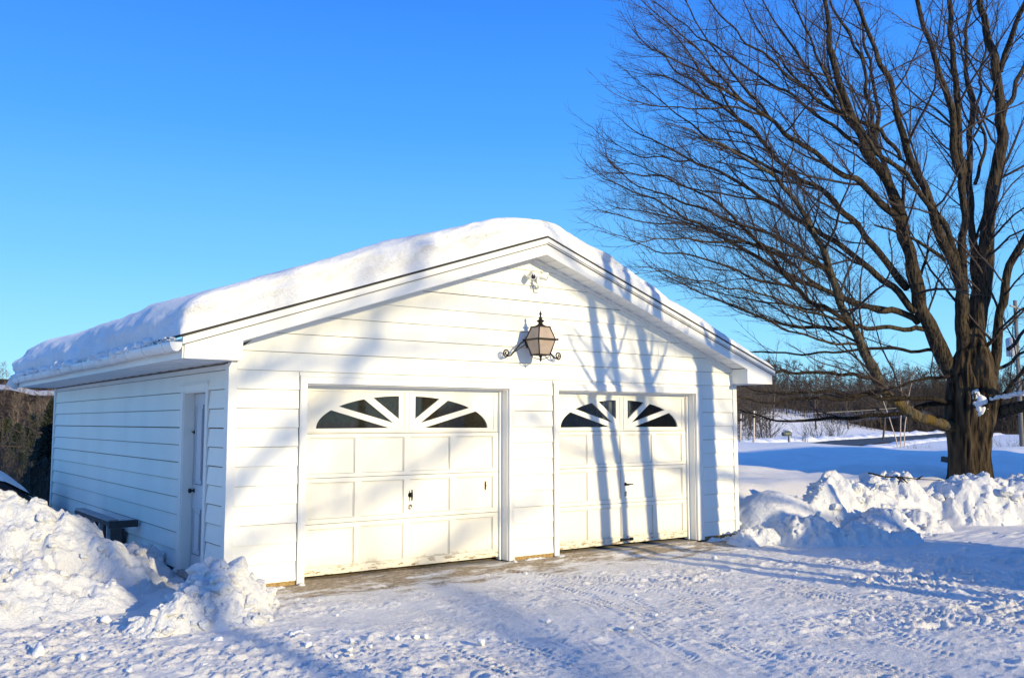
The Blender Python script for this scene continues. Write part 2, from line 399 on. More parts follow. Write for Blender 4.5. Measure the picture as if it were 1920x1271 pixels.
def ground_axis(lo, hi, step, far, grow=1.13):
    a = list(np.arange(lo, hi, step)); s = step
    while a[-1] < far: s *= grow; a.append(a[-1]+s)
    s = step; b = [lo]
    while b[-1] > -far: s *= grow; b.append(b[-1]-s)
    return np.array(b[1:][::-1]+a)
gx = ground_axis(-3.2, 8.6, .019, 2500, 1.06); gy = ground_axis(-6.4, .12, .017, 2500, 1.06)
GX, GY = np.meshgrid(gx, gy)
GZ = terrain(GX.ravel(), GY.ravel()).reshape(GX.shape)+near_detail(GX.ravel(), GY.ravel()).reshape(GX.shape)
nx, ny = len(gx), len(gy)
ii = (np.arange(ny-1)[:, None]*nx+np.arange(nx-1)[None]).ravel()
gq = np.stack([ii, ii+1, ii+1+nx, ii+nx], -1)
def m_ground():
    m, t, b, o = mat('packed_snow_ground'); n = N(t); x, y, z = n.xyz()
    col = n.ramp(n.noise(1.7, 6, .6), [(.3, (.83, .795, .745)), (.7, (.92, .895, .85))])
    # thin, driven-on snow with grit showing through
    inx = n.math('MULTIPLY', n.ramp(n.math('DIVIDE', x, 12.), [(.0, 0.), (.06, 1.)]), n.math('SUBTRACT', 1., n.ramp(n.math('DIVIDE', x, 16.), [(.6, 0.), (.75, 1.)])))
    front = n.math('LESS_THAN', y, 1.0)
    ndoor = n.math('ADD', n.math('DIVIDE', y, 1.5), 1.0)                     # 1 at the wall, 0 at 1.5 m out
    strip = n.math('ADD', n.math('MULTIPLY', ndoor, .75), n.math('MULTIPLY', n.math('SUBTRACT', n.noise(2.6, 7, .7, n.mapped((.55, 1.9, 1))), .55), 2.4))
    dirt = n.math('MULTIPLY', n.math('MULTIPLY', n.ramp(strip, [(.26, 0.), (.56, 1.)]), inx), front)
    dcol = n.ramp(n.noise(26, 6, .7, n.mapped((.6, 1.4, 1))), [(.30, (.10, .06, .028)), (.52, (.34, .25, .14)), (.70, (.68, .61, .50))])
    col = n.mixc(n.math('MULTIPLY', dirt, .92), col, dcol)
    grit = n.math('MULTIPLY', n.ramp(n.noise(1.1, 4, .5, n.mapped((1, 1, 1))), [(.46, 0.), (.60, 1.)]), n.ramp(n.noise(42, 6, .8), [(.52, 0.), (.62, 1.)]))
    grit = n.math('MULTIPLY', n.math('MULTIPLY', grit, inx), n.math('LESS_THAN', y, 0.))
    col = n.mixc(n.math('MULTIPLY', grit, .7), col, (.34, .27, .18))
    n.L(col, b.inputs['Base Color']); b.inputs['Roughness'].default_value = .7; b.inputs['Specular IOR Level'].default_value = .3
    h = n.bump(n.noise(26, 6, .68), .035, .8); h = n.bump(n.noise(95, 4, .7), .012, .9, h); n.L(h, b.inputs['Normal'])
    return m
ground = link('snowy_ground', mesh_arrays('snowy_ground', np.stack([GX.ravel(), GY.ravel(), GZ.ravel()], -1), gq), m_ground()); tag(ground, kind='structure')
def gz(x, y): return float(terrain(np.array([float(x)]), np.array([float(y)]))[0])

# road and its ploughed banks
def ribbon(pts, half, lift, wob=0):
    P = []; pts = np.array(pts); t = np.linspace(0, len(pts)-1, 90); c = np.stack([np.interp(t, np.arange(len(pts)), pts[:, k]) for k in (0, 1)], -1)
    d = np.gradient(c, axis=0); d /= np.linalg.norm(d, axis=1, keepdims=True); nrm = np.stack([-d[:, 1], d[:, 0]], -1)
    return c, nrm
rc, rn = ribbon(ROAD, 3, .05)
V = []; q = []
for i in range(len(rc)):
    for k in (-1, -.33, .33, 1):
        p = rc[i]+rn[i]*3.6*k; V.append((p[0], p[1], max(gz(*(rc[i]+rn[i]*3.6*j)) for j in (-1, 0, 1))+.12))
for i in range(len(rc)-1):
    for k in range(3): a = i*4+k; q.append((a, a+1, a+5, a+4))
road = link('road', mesh_arrays('road', V, q), m_simple('wet_dark_asphalt', (.045, .043, .042), .7, 0, .3, .6)); tag(road, kind='structure')
def bank_strip(name, off, width, hgt, label, seed):
    V, q = [], []; K = 9; n = 420; t = np.linspace(0, len(rc)-1, n)
    c = np.stack([np.interp(t, np.arange(len(rc)), rc[:, k]) for k in (0, 1)], -1); nn = np.stack([np.interp(t, np.arange(len(rc)), rn[:, k]) for k in (0, 1)], -1)
    u = np.linspace(-1, 1, K); P = c[:, None]+nn[:, None]*(off+u[None, :, None]*width)
    z0 = terrain(P[..., 0].ravel(), P[..., 1].ravel()).reshape(n, K)
    hh = hgt*np.sqrt(np.maximum(0, 1-u**2))[None]*(.75+.35*fbm(P[..., 0]*.8, P[..., 1]*.8, oct=3, seed=seed))
    V = np.concatenate([P, (z0+hh-.05)[..., None]], -1).reshape(-1, 3)
    i = (np.arange(n-1)[:, None]*K+np.arange(K-1)[None]).ravel(); q = np.stack([i, i+1, i+1+K, i+K], -1)
    return tag(link(name, mesh_arrays(name, V, q), SNOW_ROUGH), label, 'snow bank')
bank_strip('snow_bank', 4.8, 1.5, .75, 'long low bank of ploughed snow along the far edge of the road', 71)
bank_strip('snow_bank', -5.2, 1.3, .35, 'low ploughed snow edge along the near side of the dark road', 72)

# ------------------------------------------------------------------ garage
W, D, ROW, ZB = 8.02, 9.35, .205, .10
XA, ZA = 4.01, 4.176                       # ridge
XL, ZL, XR, ZR = -.59, 2.643, 8.55, 2.60   # eave tips, top of fascia
OV = .34
def ztop(x): return ZL+(ZA-ZL)*(x-XL)/(XA-XL) if x < XA else ZA+(ZR-ZA)*(x-XA)/(XR-XA)
def xlim(z, drop):   # where the roof line less drop is at height z, left and right
    return XL+(z+drop-ZL)*(XA-XL)/(ZA-ZL), XA+(z+drop-ZA)*(XR-XA)/(ZR-ZA)
garage = empty('garage', (4.01, 4.6, 0), 'white clapboard two-car garage with a low gable roof and two fan-windowed doors', 'garage')
DOORS = [(.875, 3.633, .79, 3.712), (4.444, 7.10, 4.365, 7.236)]
OT = 2.222; CT = 2.30
G = garage
# walls (sheathing) with openings
wallm = MB()
wz = 2.45
for x0, x1 in [(.02, .875), (3.633, 4.444), (7.10, 8.0)]: wallm.box(x0, x1, .0, .12, .0, OT)
wallm.prism_y([[(.02, OT), (8.0, OT), (8.0, ztop(8.0)-.22), (XA, ZA-.22), (.02, ztop(.02)-.22)]], 0, .12)
wallm.box(.02, 8.0, D-.1, D, 0, 2.4); wallm.prism_y([[(.02, 2.4), (8.0, 2.4), (8.0, ztop(8.0)-.22), (XA, ZA-.22), (.02, ztop(.02)-.22)]], D-.1, D)
SX0, SX1, SZ = .70, 1.52, 2.15             # side door opening along the left wall
wallm.box(.02, .12, .12, SX0, 0, 2.45); wallm.box(.02, .12, SX1, D-.1, 0, 2.45); wallm.box(.02, .12, SX0, SX1, SZ, 2.45)
WY0, WY1, WZ0, WZ1 = 2.0, 3.2, 1.25, 2.32   # window in the right wall
wallm.box(7.9, 8.0, .12, WY0, 0, 2.45); wallm.box(7.9, 8.0, WY1, D-.1, 0, 2.45); wallm.box(7.9, 8.0, WY0, WY1, 0, WZ0); wallm.box(7.9, 8.0, WY0, WY1, WZ1, 2.45)
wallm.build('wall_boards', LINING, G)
slab = MB(); slab.box(-.0, 8.02, -.0, D, -.3, .045); slab.build('floor_slab', CONC, G)
for a_, b_ in ((.0, .78), (3.725, 4.355), (7.245, 8.0)):
    osb = MB(); osb.box(a_, b_, -.007, .0, .03, ZB+.012); osb.build('bare_sheathing', OSB, G)
# clapboards, front: one wedge-shaped board per course
sid = MB()
def board_front(x0a, x1a, x0b, x1b, z0, z1, j=0.0):
    yb, yt = -.026-j, -.008
    sid.hexa([(x0a, yb, z0), (x1a, yb, z0), (x1a, -.002, z0), (x0a, -.002, z0), (x0b, yt, z1), (x1b, yt, z1), (x1b, -.001, z1), (x0b, -.001, z1)])
rs = random.Random(3)
for k in range(10, -9, -1):
    z0 = ZB+(10-k)*ROW+rs.uniform(-.002, .002); z1 = z0+ROW-.0045
    ivs = []
    if z0 < CT-.1 and k > 0: ivs = [(.082, .780), (3.722, 4.352), (7.246, 7.935)]
    elif k == 0: ivs = [(.082, .780), (3.722, 4.352), (7.246, 7.935)]
    else: ivs = [(.082, 7.935)]
    for a, b in ivs:
        (l0, r0), (l1, r1) = xlim(z0, .20), xlim(z1, .20)
        a0, b0, a1, b1 = max(a, l0), min(b, r0), max(a, l1), min(b, r1)
        if a0 >= b0: continue
        if a1 >= b1: a1 = b1 = XA
        joints = sorted(rs.uniform(a0+.6, b0-.6) for _ in range(2 if b-a > 5 else 0) if b0-a0 > 2)
        xs = [None]+joints+[None]
        for s0, s1 in zip(xs[:-1], xs[1:]):
            board_front(a0 if s0 is None else s0+.0015, b0 if s1 is None else s1-.0015, a1 if s0 is None else s0+.0015, b1 if s1 is None else s1-.0015, z0, z1, rs.uniform(0, .002))
    if k == 0:
        for a, b in [(.785, 3.717), (4.36, 7.241)]: board_front(a, b, a, b, CT+.006, z1)
sid.build('front_siding', SIDING, G)
sid = MB()
for k in range(10, -2, -1):
    z0 = ZB+(10-k)*ROW+rs.uniform(-.002, .002); z1 = min(z0+ROW-(.012 if z0 < 1.7 else .008), 2.41)
    if z0 > 2.40: continue
    for a, b in ([(.085, SX0-.085), (SX1+.10, D-.09)] if z0 < 2.10 else [(.085, D-.09)]):
        j = rs.uniform(0, .002); xs = [a]+([rs.uniform(a+2, b-2)] if b-a > 5 else [])+[b]
        if z0 >= 2.10: pass
        for s0, s1 in zip(xs[:-1], xs[1:]):
            s0 += .0015; s1 -= .0015
            sid.hexa([(-.004-j, s0, z0), (-.004-j, s1, z0), (.018, s1, z0), (.018, s0, z0), (.014, s0, z1), (.014, s1, z1), (.019, s1, z1), (.019, s0, z1)])
sid.build('side_siding', SIDING, G)
sid = MB(); sid.box(8.0, 8.012, .0, WY0, .05, 2.44); sid.box(8.0, 8.012, WY1, D, .05, 2.44); sid.box(8.0, 8.012, WY0, WY1, .05, WZ0); sid.box(8.0, 8.012, WY0, WY1, WZ1, 2.44); sid.build('side_siding', SIDING, G)
sid = MB(); sid.box(.02, 8.0, D, D+.015, .05, 2.44); sid.prism_y([[(.02, 2.44), (8.0, 2.44), (8.0, ztop(8.0)-.21), (XA, ZA-.21), (.02, ztop(.02)-.21)]], D, D+.015); sid.build('back_siding', SIDING, G)
# corner boards
for (x0, x1, y0, y1) in [(-.012, .078, -.032, .0), (7.94, 8.024, -.032, .0)]:
    c = MB(); c.box(x0, x1, y0, y1, .07, 2.425 if x0 < 1 else 2.395); 
    if x0 < 1: c.box(-.012, .019, .0, .082, .07, 2.41)
    else: c.box(8.012, 8.024, .0, .08, .07, 2.4)
    c.build('corner_board', TRIM, G)
c = MB(); c.box(-.014, .019, D-.085, D+.02, .05, 2.41); c.build('corner_board', TRIM, G)
# frieze under the rake
for side in (0, 1):
    c = MB(); xa, xb = (.06, XA) if side == 0 else (XA, 7.94)
    c.prism_y([[(xa, ztop(xa)-.245), (xb, ztop(xb)-.245), (xb, ztop(xb)-.205), (xa, ztop(xa)-.205)]], -.045, -.001); c.build('rake_moulding', TRIM, G)
# roof, drip edge, fascia, soffits
for side, (xa, xb) in enumerate(((XL-.03, XA), (XA, XR+.03))):
    ze = lambda x: (ZL+(ZA-ZL)*(x-XL)/(XA-XL)) if side == 0 else (ZA+(ZR-ZA)*(x-XA)/(XR-XA))
    r = MB(); r.prism_y([[(xa, ze(xa)), (xb, ze(xb)), (xb, ze(xb)+.014), (xa, ze(xa)+.014)]], -OV-.026, D+OV); r.build('roof_slope', SHINGLE, G)
    f = MB(); xs = XL if side == 0 else XR
    box_in = .02 if side == 0 else 7.92; zb = 2.428 if side == 0 else 2.385
    if side == 0: poly = [(XL+.02, zb), (box_in, zb), (box_in, ze(box_in)-.215), (XA, ZA-.218), (XA, ZA-.003), (XL+.0, ze(XL)-.003), (XL+.0, zb+.16), (XL+.02, zb+.16)]
    else: poly = [(XA, ZA-.218), (box_in, ze(box_in)-.215), (box_in, zb), (XR-.045, zb), (XR-.045, ze(XR)-.06), (XR, ze(XR)-.05), (XR, ze(XR)-.003), (XA, ZA-.003)]
    f.prism_y([poly], -OV, -OV+.022)
    f.build('rake_fascia', TRIM, G)
    f = MB(); xe = XL-.005 if side == 0 else XR+.005
    p = [(xe, ze(xe)-.075), (XA, ZA-.075), (XA, ZA-.004), (xe, ze(xe)-.004)] if side == 0 else [(XA, ZA-.075), (xe, ze(xe)-.075), (xe, ze(xe)-.004), (XA, ZA-.004)]
    f.prism_y([p], -OV-.016, -OV-.001); f.build('rake_trim', TRIM, G)
    f = MB(); p = [(xe, ze(xe)-.055), (XA, ZA-.055), (XA, ZA-.004), (xe, ze(xe)-.004)] if side == 0 else [(XA, ZA-.055), (xe, ze(xe)-.055), (xe, ze(xe)-.004), (XA, ZA-.004)]
    f.prism_y([p], -OV-.024, -OV-.017); f.build('rake_moulding', TRIM, G)
    f = MB(); p = [(xe-.01, ze(xe-.01)-.004), (XA, ZA-.004), (XA, ZA+.005), (xe-.01, ze(xe-.01)+.005)] if side == 0 else [(XA, ZA-.004), (xe+.01, ze(xe+.01)-.004), (xe+.01, ze(xe+.01)+.005), (XA, ZA+.005)]
    f.prism_y([p], -OV-.034, -OV-.0255); f.build('drip_edge', DRIP, G)
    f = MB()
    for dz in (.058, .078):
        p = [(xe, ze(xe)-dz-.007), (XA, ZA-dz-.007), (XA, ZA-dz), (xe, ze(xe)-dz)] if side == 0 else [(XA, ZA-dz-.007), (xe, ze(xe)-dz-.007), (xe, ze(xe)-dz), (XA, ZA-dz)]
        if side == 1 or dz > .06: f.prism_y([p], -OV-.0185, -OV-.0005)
    f.build('trim_gap_shade', GAP_SHADE, G)  # solid dark strips in place of the shade in gaps of the trim
    # sloped rake soffit, short boards with seams between
    s = MB(); a, b = (.02, XA) if side == 0 else (XA, 7.92)
    nb = 40
    for i in range(nb):
        x0 = a+(b-a)*i/nb+.002; x1 = a+(b-a)*(i+1)/nb-.002; up = .006 if i % 2 else 0
        s.hexa([(x0, -OV+.022, ze(x0)-.205+up), (x1, -OV+.022, ze(x1)-.205+up), (x1, .0, ze(x1)-.205+up), (x0, .0, ze(x0)-.205+up), (x0, -OV+.022, ze(x0)-.19), (x1, -OV+.022, ze(x1)-.19), (x1, .0, ze(x1)-.19), (x0, .0, ze(x0)-.19)])
    s.build('rake_soffit', SOFFIT, G)
    # boxed eave: soffit, face, inner return
    s = MB(); xo = XL+.02 if side == 0 else XR-.045; xi = .02 if side == 0 else 8.0
    lo, hi = min(xo, xi), max(xo, xi); zs = zb+.004; nb = 46
    for i in range(nb):
        y0 = -OV+.022+(D+2*OV-.04)*i/nb+.003; y1 = -OV+.022+(D+2*OV-.04)*(i+1)/nb-.003
        s.box(lo, hi, y0, y1, zs+(.005 if i % 2 else 0), zs+.02)
    s.build('eave_soffit', SOFFIT, G)
    s = MB()
    if side == 0: s.box(XL+.003, XL+.02, -OV+.0225, D+OV, zb+.002, ZL-.02)
    else: s.box(XR-.06, XR-.045, -OV+.0225, D+OV, zb+.002, ZR-.03)
    s.build('eave_fascia', TRIM, G)
    s = MB(); xr = (.012, .019) if side == 0 else (7.921, 7.935); s.box(xr[0], xr[1], -OV+.0225, -.002, zb, ze(sum(xr)/2)-.205); s.build('eave_return', TRIM, G)
# gutter along the left eave
g = MB(); gxc, gzc = XL-.062, 2.585; prof = []
for k in range(9):
    a = math.pi+math.pi*k/8; prof.append((.060*math.cos(a), .092*math.sin(a)*(1.0)))
prof[0] = (-.062, .0); prof[-1] = (.060, .0)
ysg = np.linspace(-OV+.002, D+OV+.05, 40)
Vg, Fg = [], []
for j, yy in enumerate(ysg):
    wob = .004*math.sin(yy*1.7)
    for (dx, dz) in prof: Vg.append((gxc+dx, yy, gzc+dz+wob))
    for (dx, dz) in prof[::-1]: Vg.append((gxc+dx*.94, yy, gzc+dz*.94+wob+.002))
m_ = len(prof)*2
for j in range(len(ysg)-1):
    for k in range(m_): k2 = (k+1) % m_; Fg.append((j*m_+k, j*m_+k2, (j+1)*m_+k2, (j+1)*m_+k))
g.add(Vg, Fg, True)
n0 = len(prof); capv = [(gxc+dx*1.02, -OV-.004, gzc+dz*1.02) for dx, dz in prof]+[(gxc+dx*1.02, -OV+.001, gzc+dz*1.02) for dx, dz in prof]
g.add(capv, [tuple(range(n0)), tuple(range(n0, 2*n0))[::-1]]+[(k, k+1, n0+k+1, n0+k) for k in range(n0-1)]+[(n0-1, 0, n0, 2*n0-1)])
gut = g.build('gutter', TRIM, G)
for i in range(14):
    yy = -.05+i*.74; b = MB()
    b.tube([(gxc+dx*1.06, yy, gzc+dz*1.06) for dx, dz in prof]+[(gxc+.06, yy, gzc+.02)], .006, 6); b.build('gutter_bracket', TRIM, gut)

# ------------------------------------------------------------------ garage doors
def fan_holes(x0, x1, z0, z1, mirror):
    # openings of one half of the sunburst, measured in its panel (u to the right, v up); the arc is an ellipse round the door's middle
    U = lambda u, v: ((x0+(x1-x0)*u) if not mirror else (x1-(x1-x0)*u), z0+(z1-z0)*v)
    cx, cy, ax, ay = 1.00, .055, .925, .855
    def arc(a0, a1, n=8): return [(cx+ax*math.cos(R_(a0+(a1-a0)*i/n)), cy+ay*math.sin(R_(a0+(a1-a0)*i/n))) for i in range(n+1)]
    w1 = [(.84, .065)]+arc(180, 147)[::1]
    w2 = [(.885, .195)]+arc(139, 118)
    w3 = [(.945, .30)]+arc(110.5, 93.5)
    w3 = [(.945, .30)]+[p for p in arc(111.5, 93.5)]+[(.945, .865)]
    return [[U(*p) for p in L] for L in (w1, w2, w3)], [[U(*p) for p in L] for L in ()]
def garage_door(xa, xb, dusty, label, handle):
    yd = .150; zt = 2.205; zb = .095
    recess_lines = MB(); d = MB(); nC = 4; st = .085; wpan = (xb-xa-st*5)/4
    # slabs: four sections with a seam between
    secs = [(zb, .635+.02), (.655+.006, 1.165), (1.171, 1.665), (1.671, zt)]
    for i, (a, b) in enumerate(secs[:3]): d.box(xa, xb, yd+.016, yd+.045, a, b)
    # stiles and rails stand proud of the panels
    rails = [(zb, .185), (.60, .655), (.661, .715), (1.115, 1.165), (1.171, 1.215), (1.62, 1.665)]
    for a, b in rails: d.box(xa, xb, yd, yd+.0155, a, b)
    for k in range(5):
        x0 = xa+k*(wpan+st)
        for a, b in [(.185, .60), (.715, 1.115), (1.215, 1.62)]: d.box(x0, x0+st, yd, yd+.0155, a, b)
    # thin bead round every panel
    for k in range(4):
        x0 = xa+st+k*(wpan+st); x1 = x0+wpan
        for a, b in [(.185, .60), (.715, 1.115), (1.215, 1.62)]:
            for bx in [(x0, x0+.012, a, b), (x1-.012, x1, a, b), (x0+.012, x1-.012, a, a+.012), (x0+.012, x1-.012, b-.012, b)]:
                d.box(bx[0], bx[1], yd+.006, yd+.0158, bx[2], bx[3])
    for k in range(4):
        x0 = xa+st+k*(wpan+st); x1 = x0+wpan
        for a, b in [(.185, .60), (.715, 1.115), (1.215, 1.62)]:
            recess_lines.box(x1-.004, x1+.003, yd-.0012, yd+.002, a, b); recess_lines.box(x0, x1-.004, yd-.0012, yd+.002, b-.002, b+.003)
            recess_lines.box(x0, x1-.004, yd-.0012, yd+.002, a-.002, a+.0025)  # thin dark strips at the panel edges stand in for shade in the recesses
    # sunburst section
    xm = (xa+xb)/2; z0, z1 = 1.70, 2.15
    holes = []
    h1, _ = fan_holes(xa+.07, xm-.045, z0, z1, False); h2, _ = fan_holes(xm+.045, xb-.07, z0, z1, True)
    for q in h1+h2: holes.append(q)
    d.prism_y([[(xa, 1.671), (xb, 1.671), (xb, zt), (xa, zt)]]+holes, yd+.008, yd+.042)
    for (a, b) in ((xa+.05, xm-.025), (xm+.025, xb-.05)):
        for bx in [(a, a+.02, z0-.015, z1+.015), (b-.02, b, z0-.015, z1+.015), (a+.02, b-.02, z0-.015, z0+.003), (a+.02, b-.02, z1, z1+.015)]:
            d.box(bx[0], bx[1], yd-.004, yd+.0082, bx[2], bx[3])
    d.box(xa, xb, yd-.002, yd+.0078, zt-.045, zt)
    door = d.build('garage_door', DOORP, G); door['label'] = label; recess_lines.build('panel_edge_lines', RECESS_SHADE, door)
    gm = GLASS_DUSTY if dusty else GLASS
    for (a, b) in ((xa+.06, xm-.04), (xm+.04, xb-.06)):
        p = MB(); p.box(a, b, yd+.024, yd+.028, z0, z1); p.build('window_pane', gm, door)
    if not dusty:
        p = MB()
        for q in range(14): p.box(xm-.28+q*.04, xm-.241+q*.04, yd+.075+.012*(q % 2), yd+.08+.012*(q % 2), 1.69, 2.12)
        p.build('inner_blind', m_simple('faded_blind', (.46, .43, .38), .8, 0, .5, 9), door)
        p = MB(); p.box(xm-.315, xm-.285, yd+.06, yd+.09, 1.68, 2.15); p.build('blind_post', TRIM, door)
    hx = xm+.045; h = MB()
    if handle == 'cross':
        h.lathe([(.028, 0), (.030, .004), (.012, .012)], (0, 0, 0), 12)
        h.v = [(hx+x, yd-z, .93+y) for x, y, z in h.v]
        h.tube([(hx, yd-.01, .93), (hx, yd-.045, .93)], .011, 8); h.tube([(hx, yd-.045, .865), (hx, yd-.048, .93), (hx, yd-.045, .995)], [.008, .013, .008], 8)
        h.build('handle', IRON, door)
        h = MB(); h.lathe([(.030, 0), (.032, .006), (.026, .012), (.026, .004), (.004, .004)], (0, 0, 0), 16); h.v = [(hx+x, yd-z, .79+y) for x, y, z in h.v]; h.build('lock', CHROME, door)
        h = MB()
        for zz in (1.02, .98): h.box(xb-.20, xb-.185, yd+.002, yd+.0156, zz-.03, zz+.03)
        h.tube([(xb-.19, yd+.012, 1.05), (xb-.187, yd+.002, 1.0), (xb-.19, yd+.012, .94)], .006, 6); h.build('latch_plate', RUST, door)
    else:
        h.lathe([(.024, 0), (.024, .006), (.010, .014)], (0, 0, 0), 12); h.v = [(hx+x, yd-z, .92+y) for x, y, z in h.v]
        h.tube([(hx, yd-.01, .92), (hx, yd-.05, .92)], .010, 8); h.tube([(hx-.015, yd-.05, .92), (hx+.10, yd-.055, .918)], [.012, .007], 8); h.build('handle', IRON, door)
        h = MB(); h.lathe([(.022, 0), (.022, .008), (.004, .010)], (0, 0, 0), 12); h.v = [(hx+x, yd-z, .80+y) for x, y, z in h.v]; h.box(hx-.02, hx+.02, yd-.003, yd, .75, .80); h.build('lock', CHROME, door)
        h = MB(); h.tube([(hx-.10, yd-.03, .15), (hx+.10, yd-.03, .15)], .012, 8); h.box(hx-.11, hx-.07, yd-.04, yd, .13, .17); h.box(hx+.07, hx+.11, yd-.04, yd, .13, .17); h.build('pull_bar', IRON, door)
    return door
for (a, b, ca, cb), dusty, lab, hd in zip(DOORS, (True, False), ('garage door with dusty dark sunburst windows and a cross handle', 'garage door with clear sunburst windows and tree shadows, lever handle'), ('cross', 'lever')):
    garage_door(a+.03, b-.045, dusty, lab, hd)
    # jambs, stops and casing of the opening
    f = MB()
    f.box(a-.002, a+.012, .002, .148, .06, OT); f.box(b-.012, b+.002, .002, .148, .06, OT); f.box(a+.012, b-.012, .002, .148, OT-.012, OT+.001)
    f.box(a+.012, a+.04, .115, .148, .06, OT-.012); f.box(b-.045, b-.012, .115, .148, .06, OT-.012); f.box(a+.04, b-.045, .118, .148, OT-.03, OT-.012)
    f.box(a-.05, a+.028, .152, .20, .06, OT+.05); f.box(b-.043, b+.05, .152, .20, .06, OT+.05); f.box(a, b, .1525, .199, zt2 if False else 2.207, OT+.05)
    f.build('door_jamb', TRIM, G)
    f = MB(); f.box(ca, a, -.038, .001, .055, CT-.002); f.box(b, cb, -.038, .001, .055, CT-.002); f.box(a, b, -.0375, .001, OT, CT-.002); f.box(ca-.004, cb+.004, -.046, .0, CT-.002, CT+.012)
    for x0 in (ca+.012, cb-.030): f.box(x0, x0+.018, -.044, -.038, .055, CT-.01)
    f.build('door_casing', TRIM, G, .002)

# ------------------------------------------------------------------ side door
d = MB(); xd = .125
d.box(xd, xd+.035, SX0+.02, SX1-.02, .10, SZ-.02)
def raised(y0, y1, z0, z1):
    for bx in [(y0, y0+.02, z0, z1), (y1-.02, y1, z0, z1), (y0+.02, y1-.02, z0, z0+.02), (y0+.02, y1-.02, z1-.02, z1)]: d.box(xd-.012, xd+.001, bx[0], bx[1], bx[2], bx[3])
    d.box(xd-.006, xd+.001, y0+.05, y1-.05, z0+.05, z1-.05)
ym = (SX0+SX1)/2
for a, b in ((SX0+.10, ym-.04), (ym+.04, SX1-.10)): raised(a, b, .28, .80); raised(a, b, 1.08, 2.0)
sd = d.build('side_door', SIDEDOOR, G); sd['label'] = 'narrow grey panelled side door'
k = MB()
for a, b in ((SX0+.10, ym-.04), (ym+.04, SX1-.10)):
    for z0_, z1_ in ((.28, .80), (1.08, 2.0)):
        k.box(xd-.0135, xd-.0115, a-.006, a+.004, z0_, z1_); k.box(xd-.0135, xd-.0115, a+.004, b-.004, z0_-.004, z0_+.005); k.box(xd-.0075, xd-.005, a+.045, a+.054, z0_+.05, z1_-.05); k.box(xd-.0135, xd-.0115, b-.004, b+.006, z0_, z1_)
k.build('panel_edge_lines', m_simple('dark_panel_edge', (.16, .16, .17), .9), sd)  # thin dark strips outlining the side door panels
k = MB(); k.lathe([(.027, 0), (.027, .006), (.011, .012), (.011, .03), (.024, .036), (.029, .052), (.020, .066), (.002, .07)], (0, 0, 0), 14); k.v = [(xd-z, SX1-.09+x, 1.0+y) for x, y, z in k.v]; k.build('door_knob', IRON, sd)
k = MB(); k.box(xd-.006, xd, SX1-.10, SX1-.02, 1.66, 1.70); k.tube([(xd-.01, SX1-.09, 1.675), (xd-.02, SX1-.03, 1.68), (.10, SX1+.0, 1.69)], .006, 6); k.build('hasp', IRON, sd)
f = MB(); f.box(.003, .125, SX0-.001, SX0+.015, .06, SZ); f.box(.003, .125, SX1-.015, SX1+.001, .06, SZ); f.box(.003, .125, SX0+.015, SX1-.015, SZ-.015, SZ+.001); f.build('door_jamb', TRIM, G)
f = MB(); f.box(-.014, .018, SX0-.07, SX0, .06, SZ+.075); f.box(-.014, .018, SX1, SX1+.09, .06, SZ+.075); f.box(-.0135, .018, SX0, SX1, SZ, SZ+.075); f.box(-.03, .017, SX0-.085, SX1+.10, SZ+.075, SZ+.092)
f.build('door_casing', TRIM, G, .002)
f = MB(); f.box(-.02, .12, SX0, SX1, .04, .095); f.build('door_sill', WOODGREY, G)
# window in the right wall
f = MB()
for bx in [(WY0, WY0+.05, WZ0, WZ1), (WY1-.05, WY1, WZ0, WZ1), (WY0+.05, WY1-.05, WZ0, WZ0+.05), (WY0+.05, WY1-.05, WZ1-.05, WZ1), ((WY0+WY1)/2-.025, (WY0+WY1)/2+.025, WZ0+.05, WZ1-.05)]: f.box(7.93, 7.99, *bx)
wn = f.build('side_window', TRIM, G); f = MB(); f.box(7.955, 7.96, WY0+.05, WY1-.05, WZ0+.05, WZ1-.05); f.build('window_pane', GLASS, wn)

# ------------------------------------------------------------------ lantern on the gable
LX, LY = 3.943, -.285
lan = empty('wall_lantern', (LX, 0, 2.85), 'black iron carriage lantern with tan glass and scrolled arms high on the gable', 'lantern')
m = MB(); zc = 2.85; hb, ht, hc = .085, .085, .155     # half widths: bottom, top, collar
zb_, zt_ = 2.655, 3.015
for sx in (-1, 1):
    for sy in (-1, 1):
        m.tube([(LX+sx*hb, LY+sy*hb, zb_), (LX+sx*.135, LY+sy*.135, zc)], .0095, 6); m.tube([(LX+sx*.135, LY+sy*.135, zc), (LX+sx*ht, LY+sy*ht, zt_)], .0095, 6)
m.box(LX-.148, LX+.148, LY-.148, LY-.125, zc-.012, zc+.012); m.box(LX-.148, LX+.148, LY+.125, LY+.148, zc-.012, zc+.012)
m.box(LX-.148, LX-.125, LY-.125, LY+.125, zc-.0115, zc+.0115); m.box(LX+.125, LX+.148, LY-.125, LY+.125, zc-.0115, zc+.0115)
for sx in (-1, 1):
    for sy in (-1, 1): m.lathe([(.004, -.014), (.016, -.006), (.016, .006), (.004, .014)], (LX+sx*.155, LY+sy*.155, zc), 8)
for z, h in ((zb_, hb), (zt_, ht)):
    for sx in (-1, 1): m.box(LX+sx*h-.008, LX+sx*h+.008, LY-h-.008, LY+h+.008, z-.008, z+.008)
    for sy in (-1, 1): m.box(LX-h+.008, LX+h-.008, LY+sy*h-.008, LY+sy*h+.008, z-.0075, z+.0075)
m.build('lamp_frame', IRON, lan)
m = MB(); m.lathe([(.088, .0), (.060, .02), (.034, .035), (.026, .055), (.052, .075), (.050, .082), (.026, .095), (.018, .110), (.030, .120), (.012, .130), (.010, .150), (.018, .165), (.015, .180), (.006, .195), (.002, .215)], (LX, LY, zt_), 16); m.build('finial', IRON, lan)
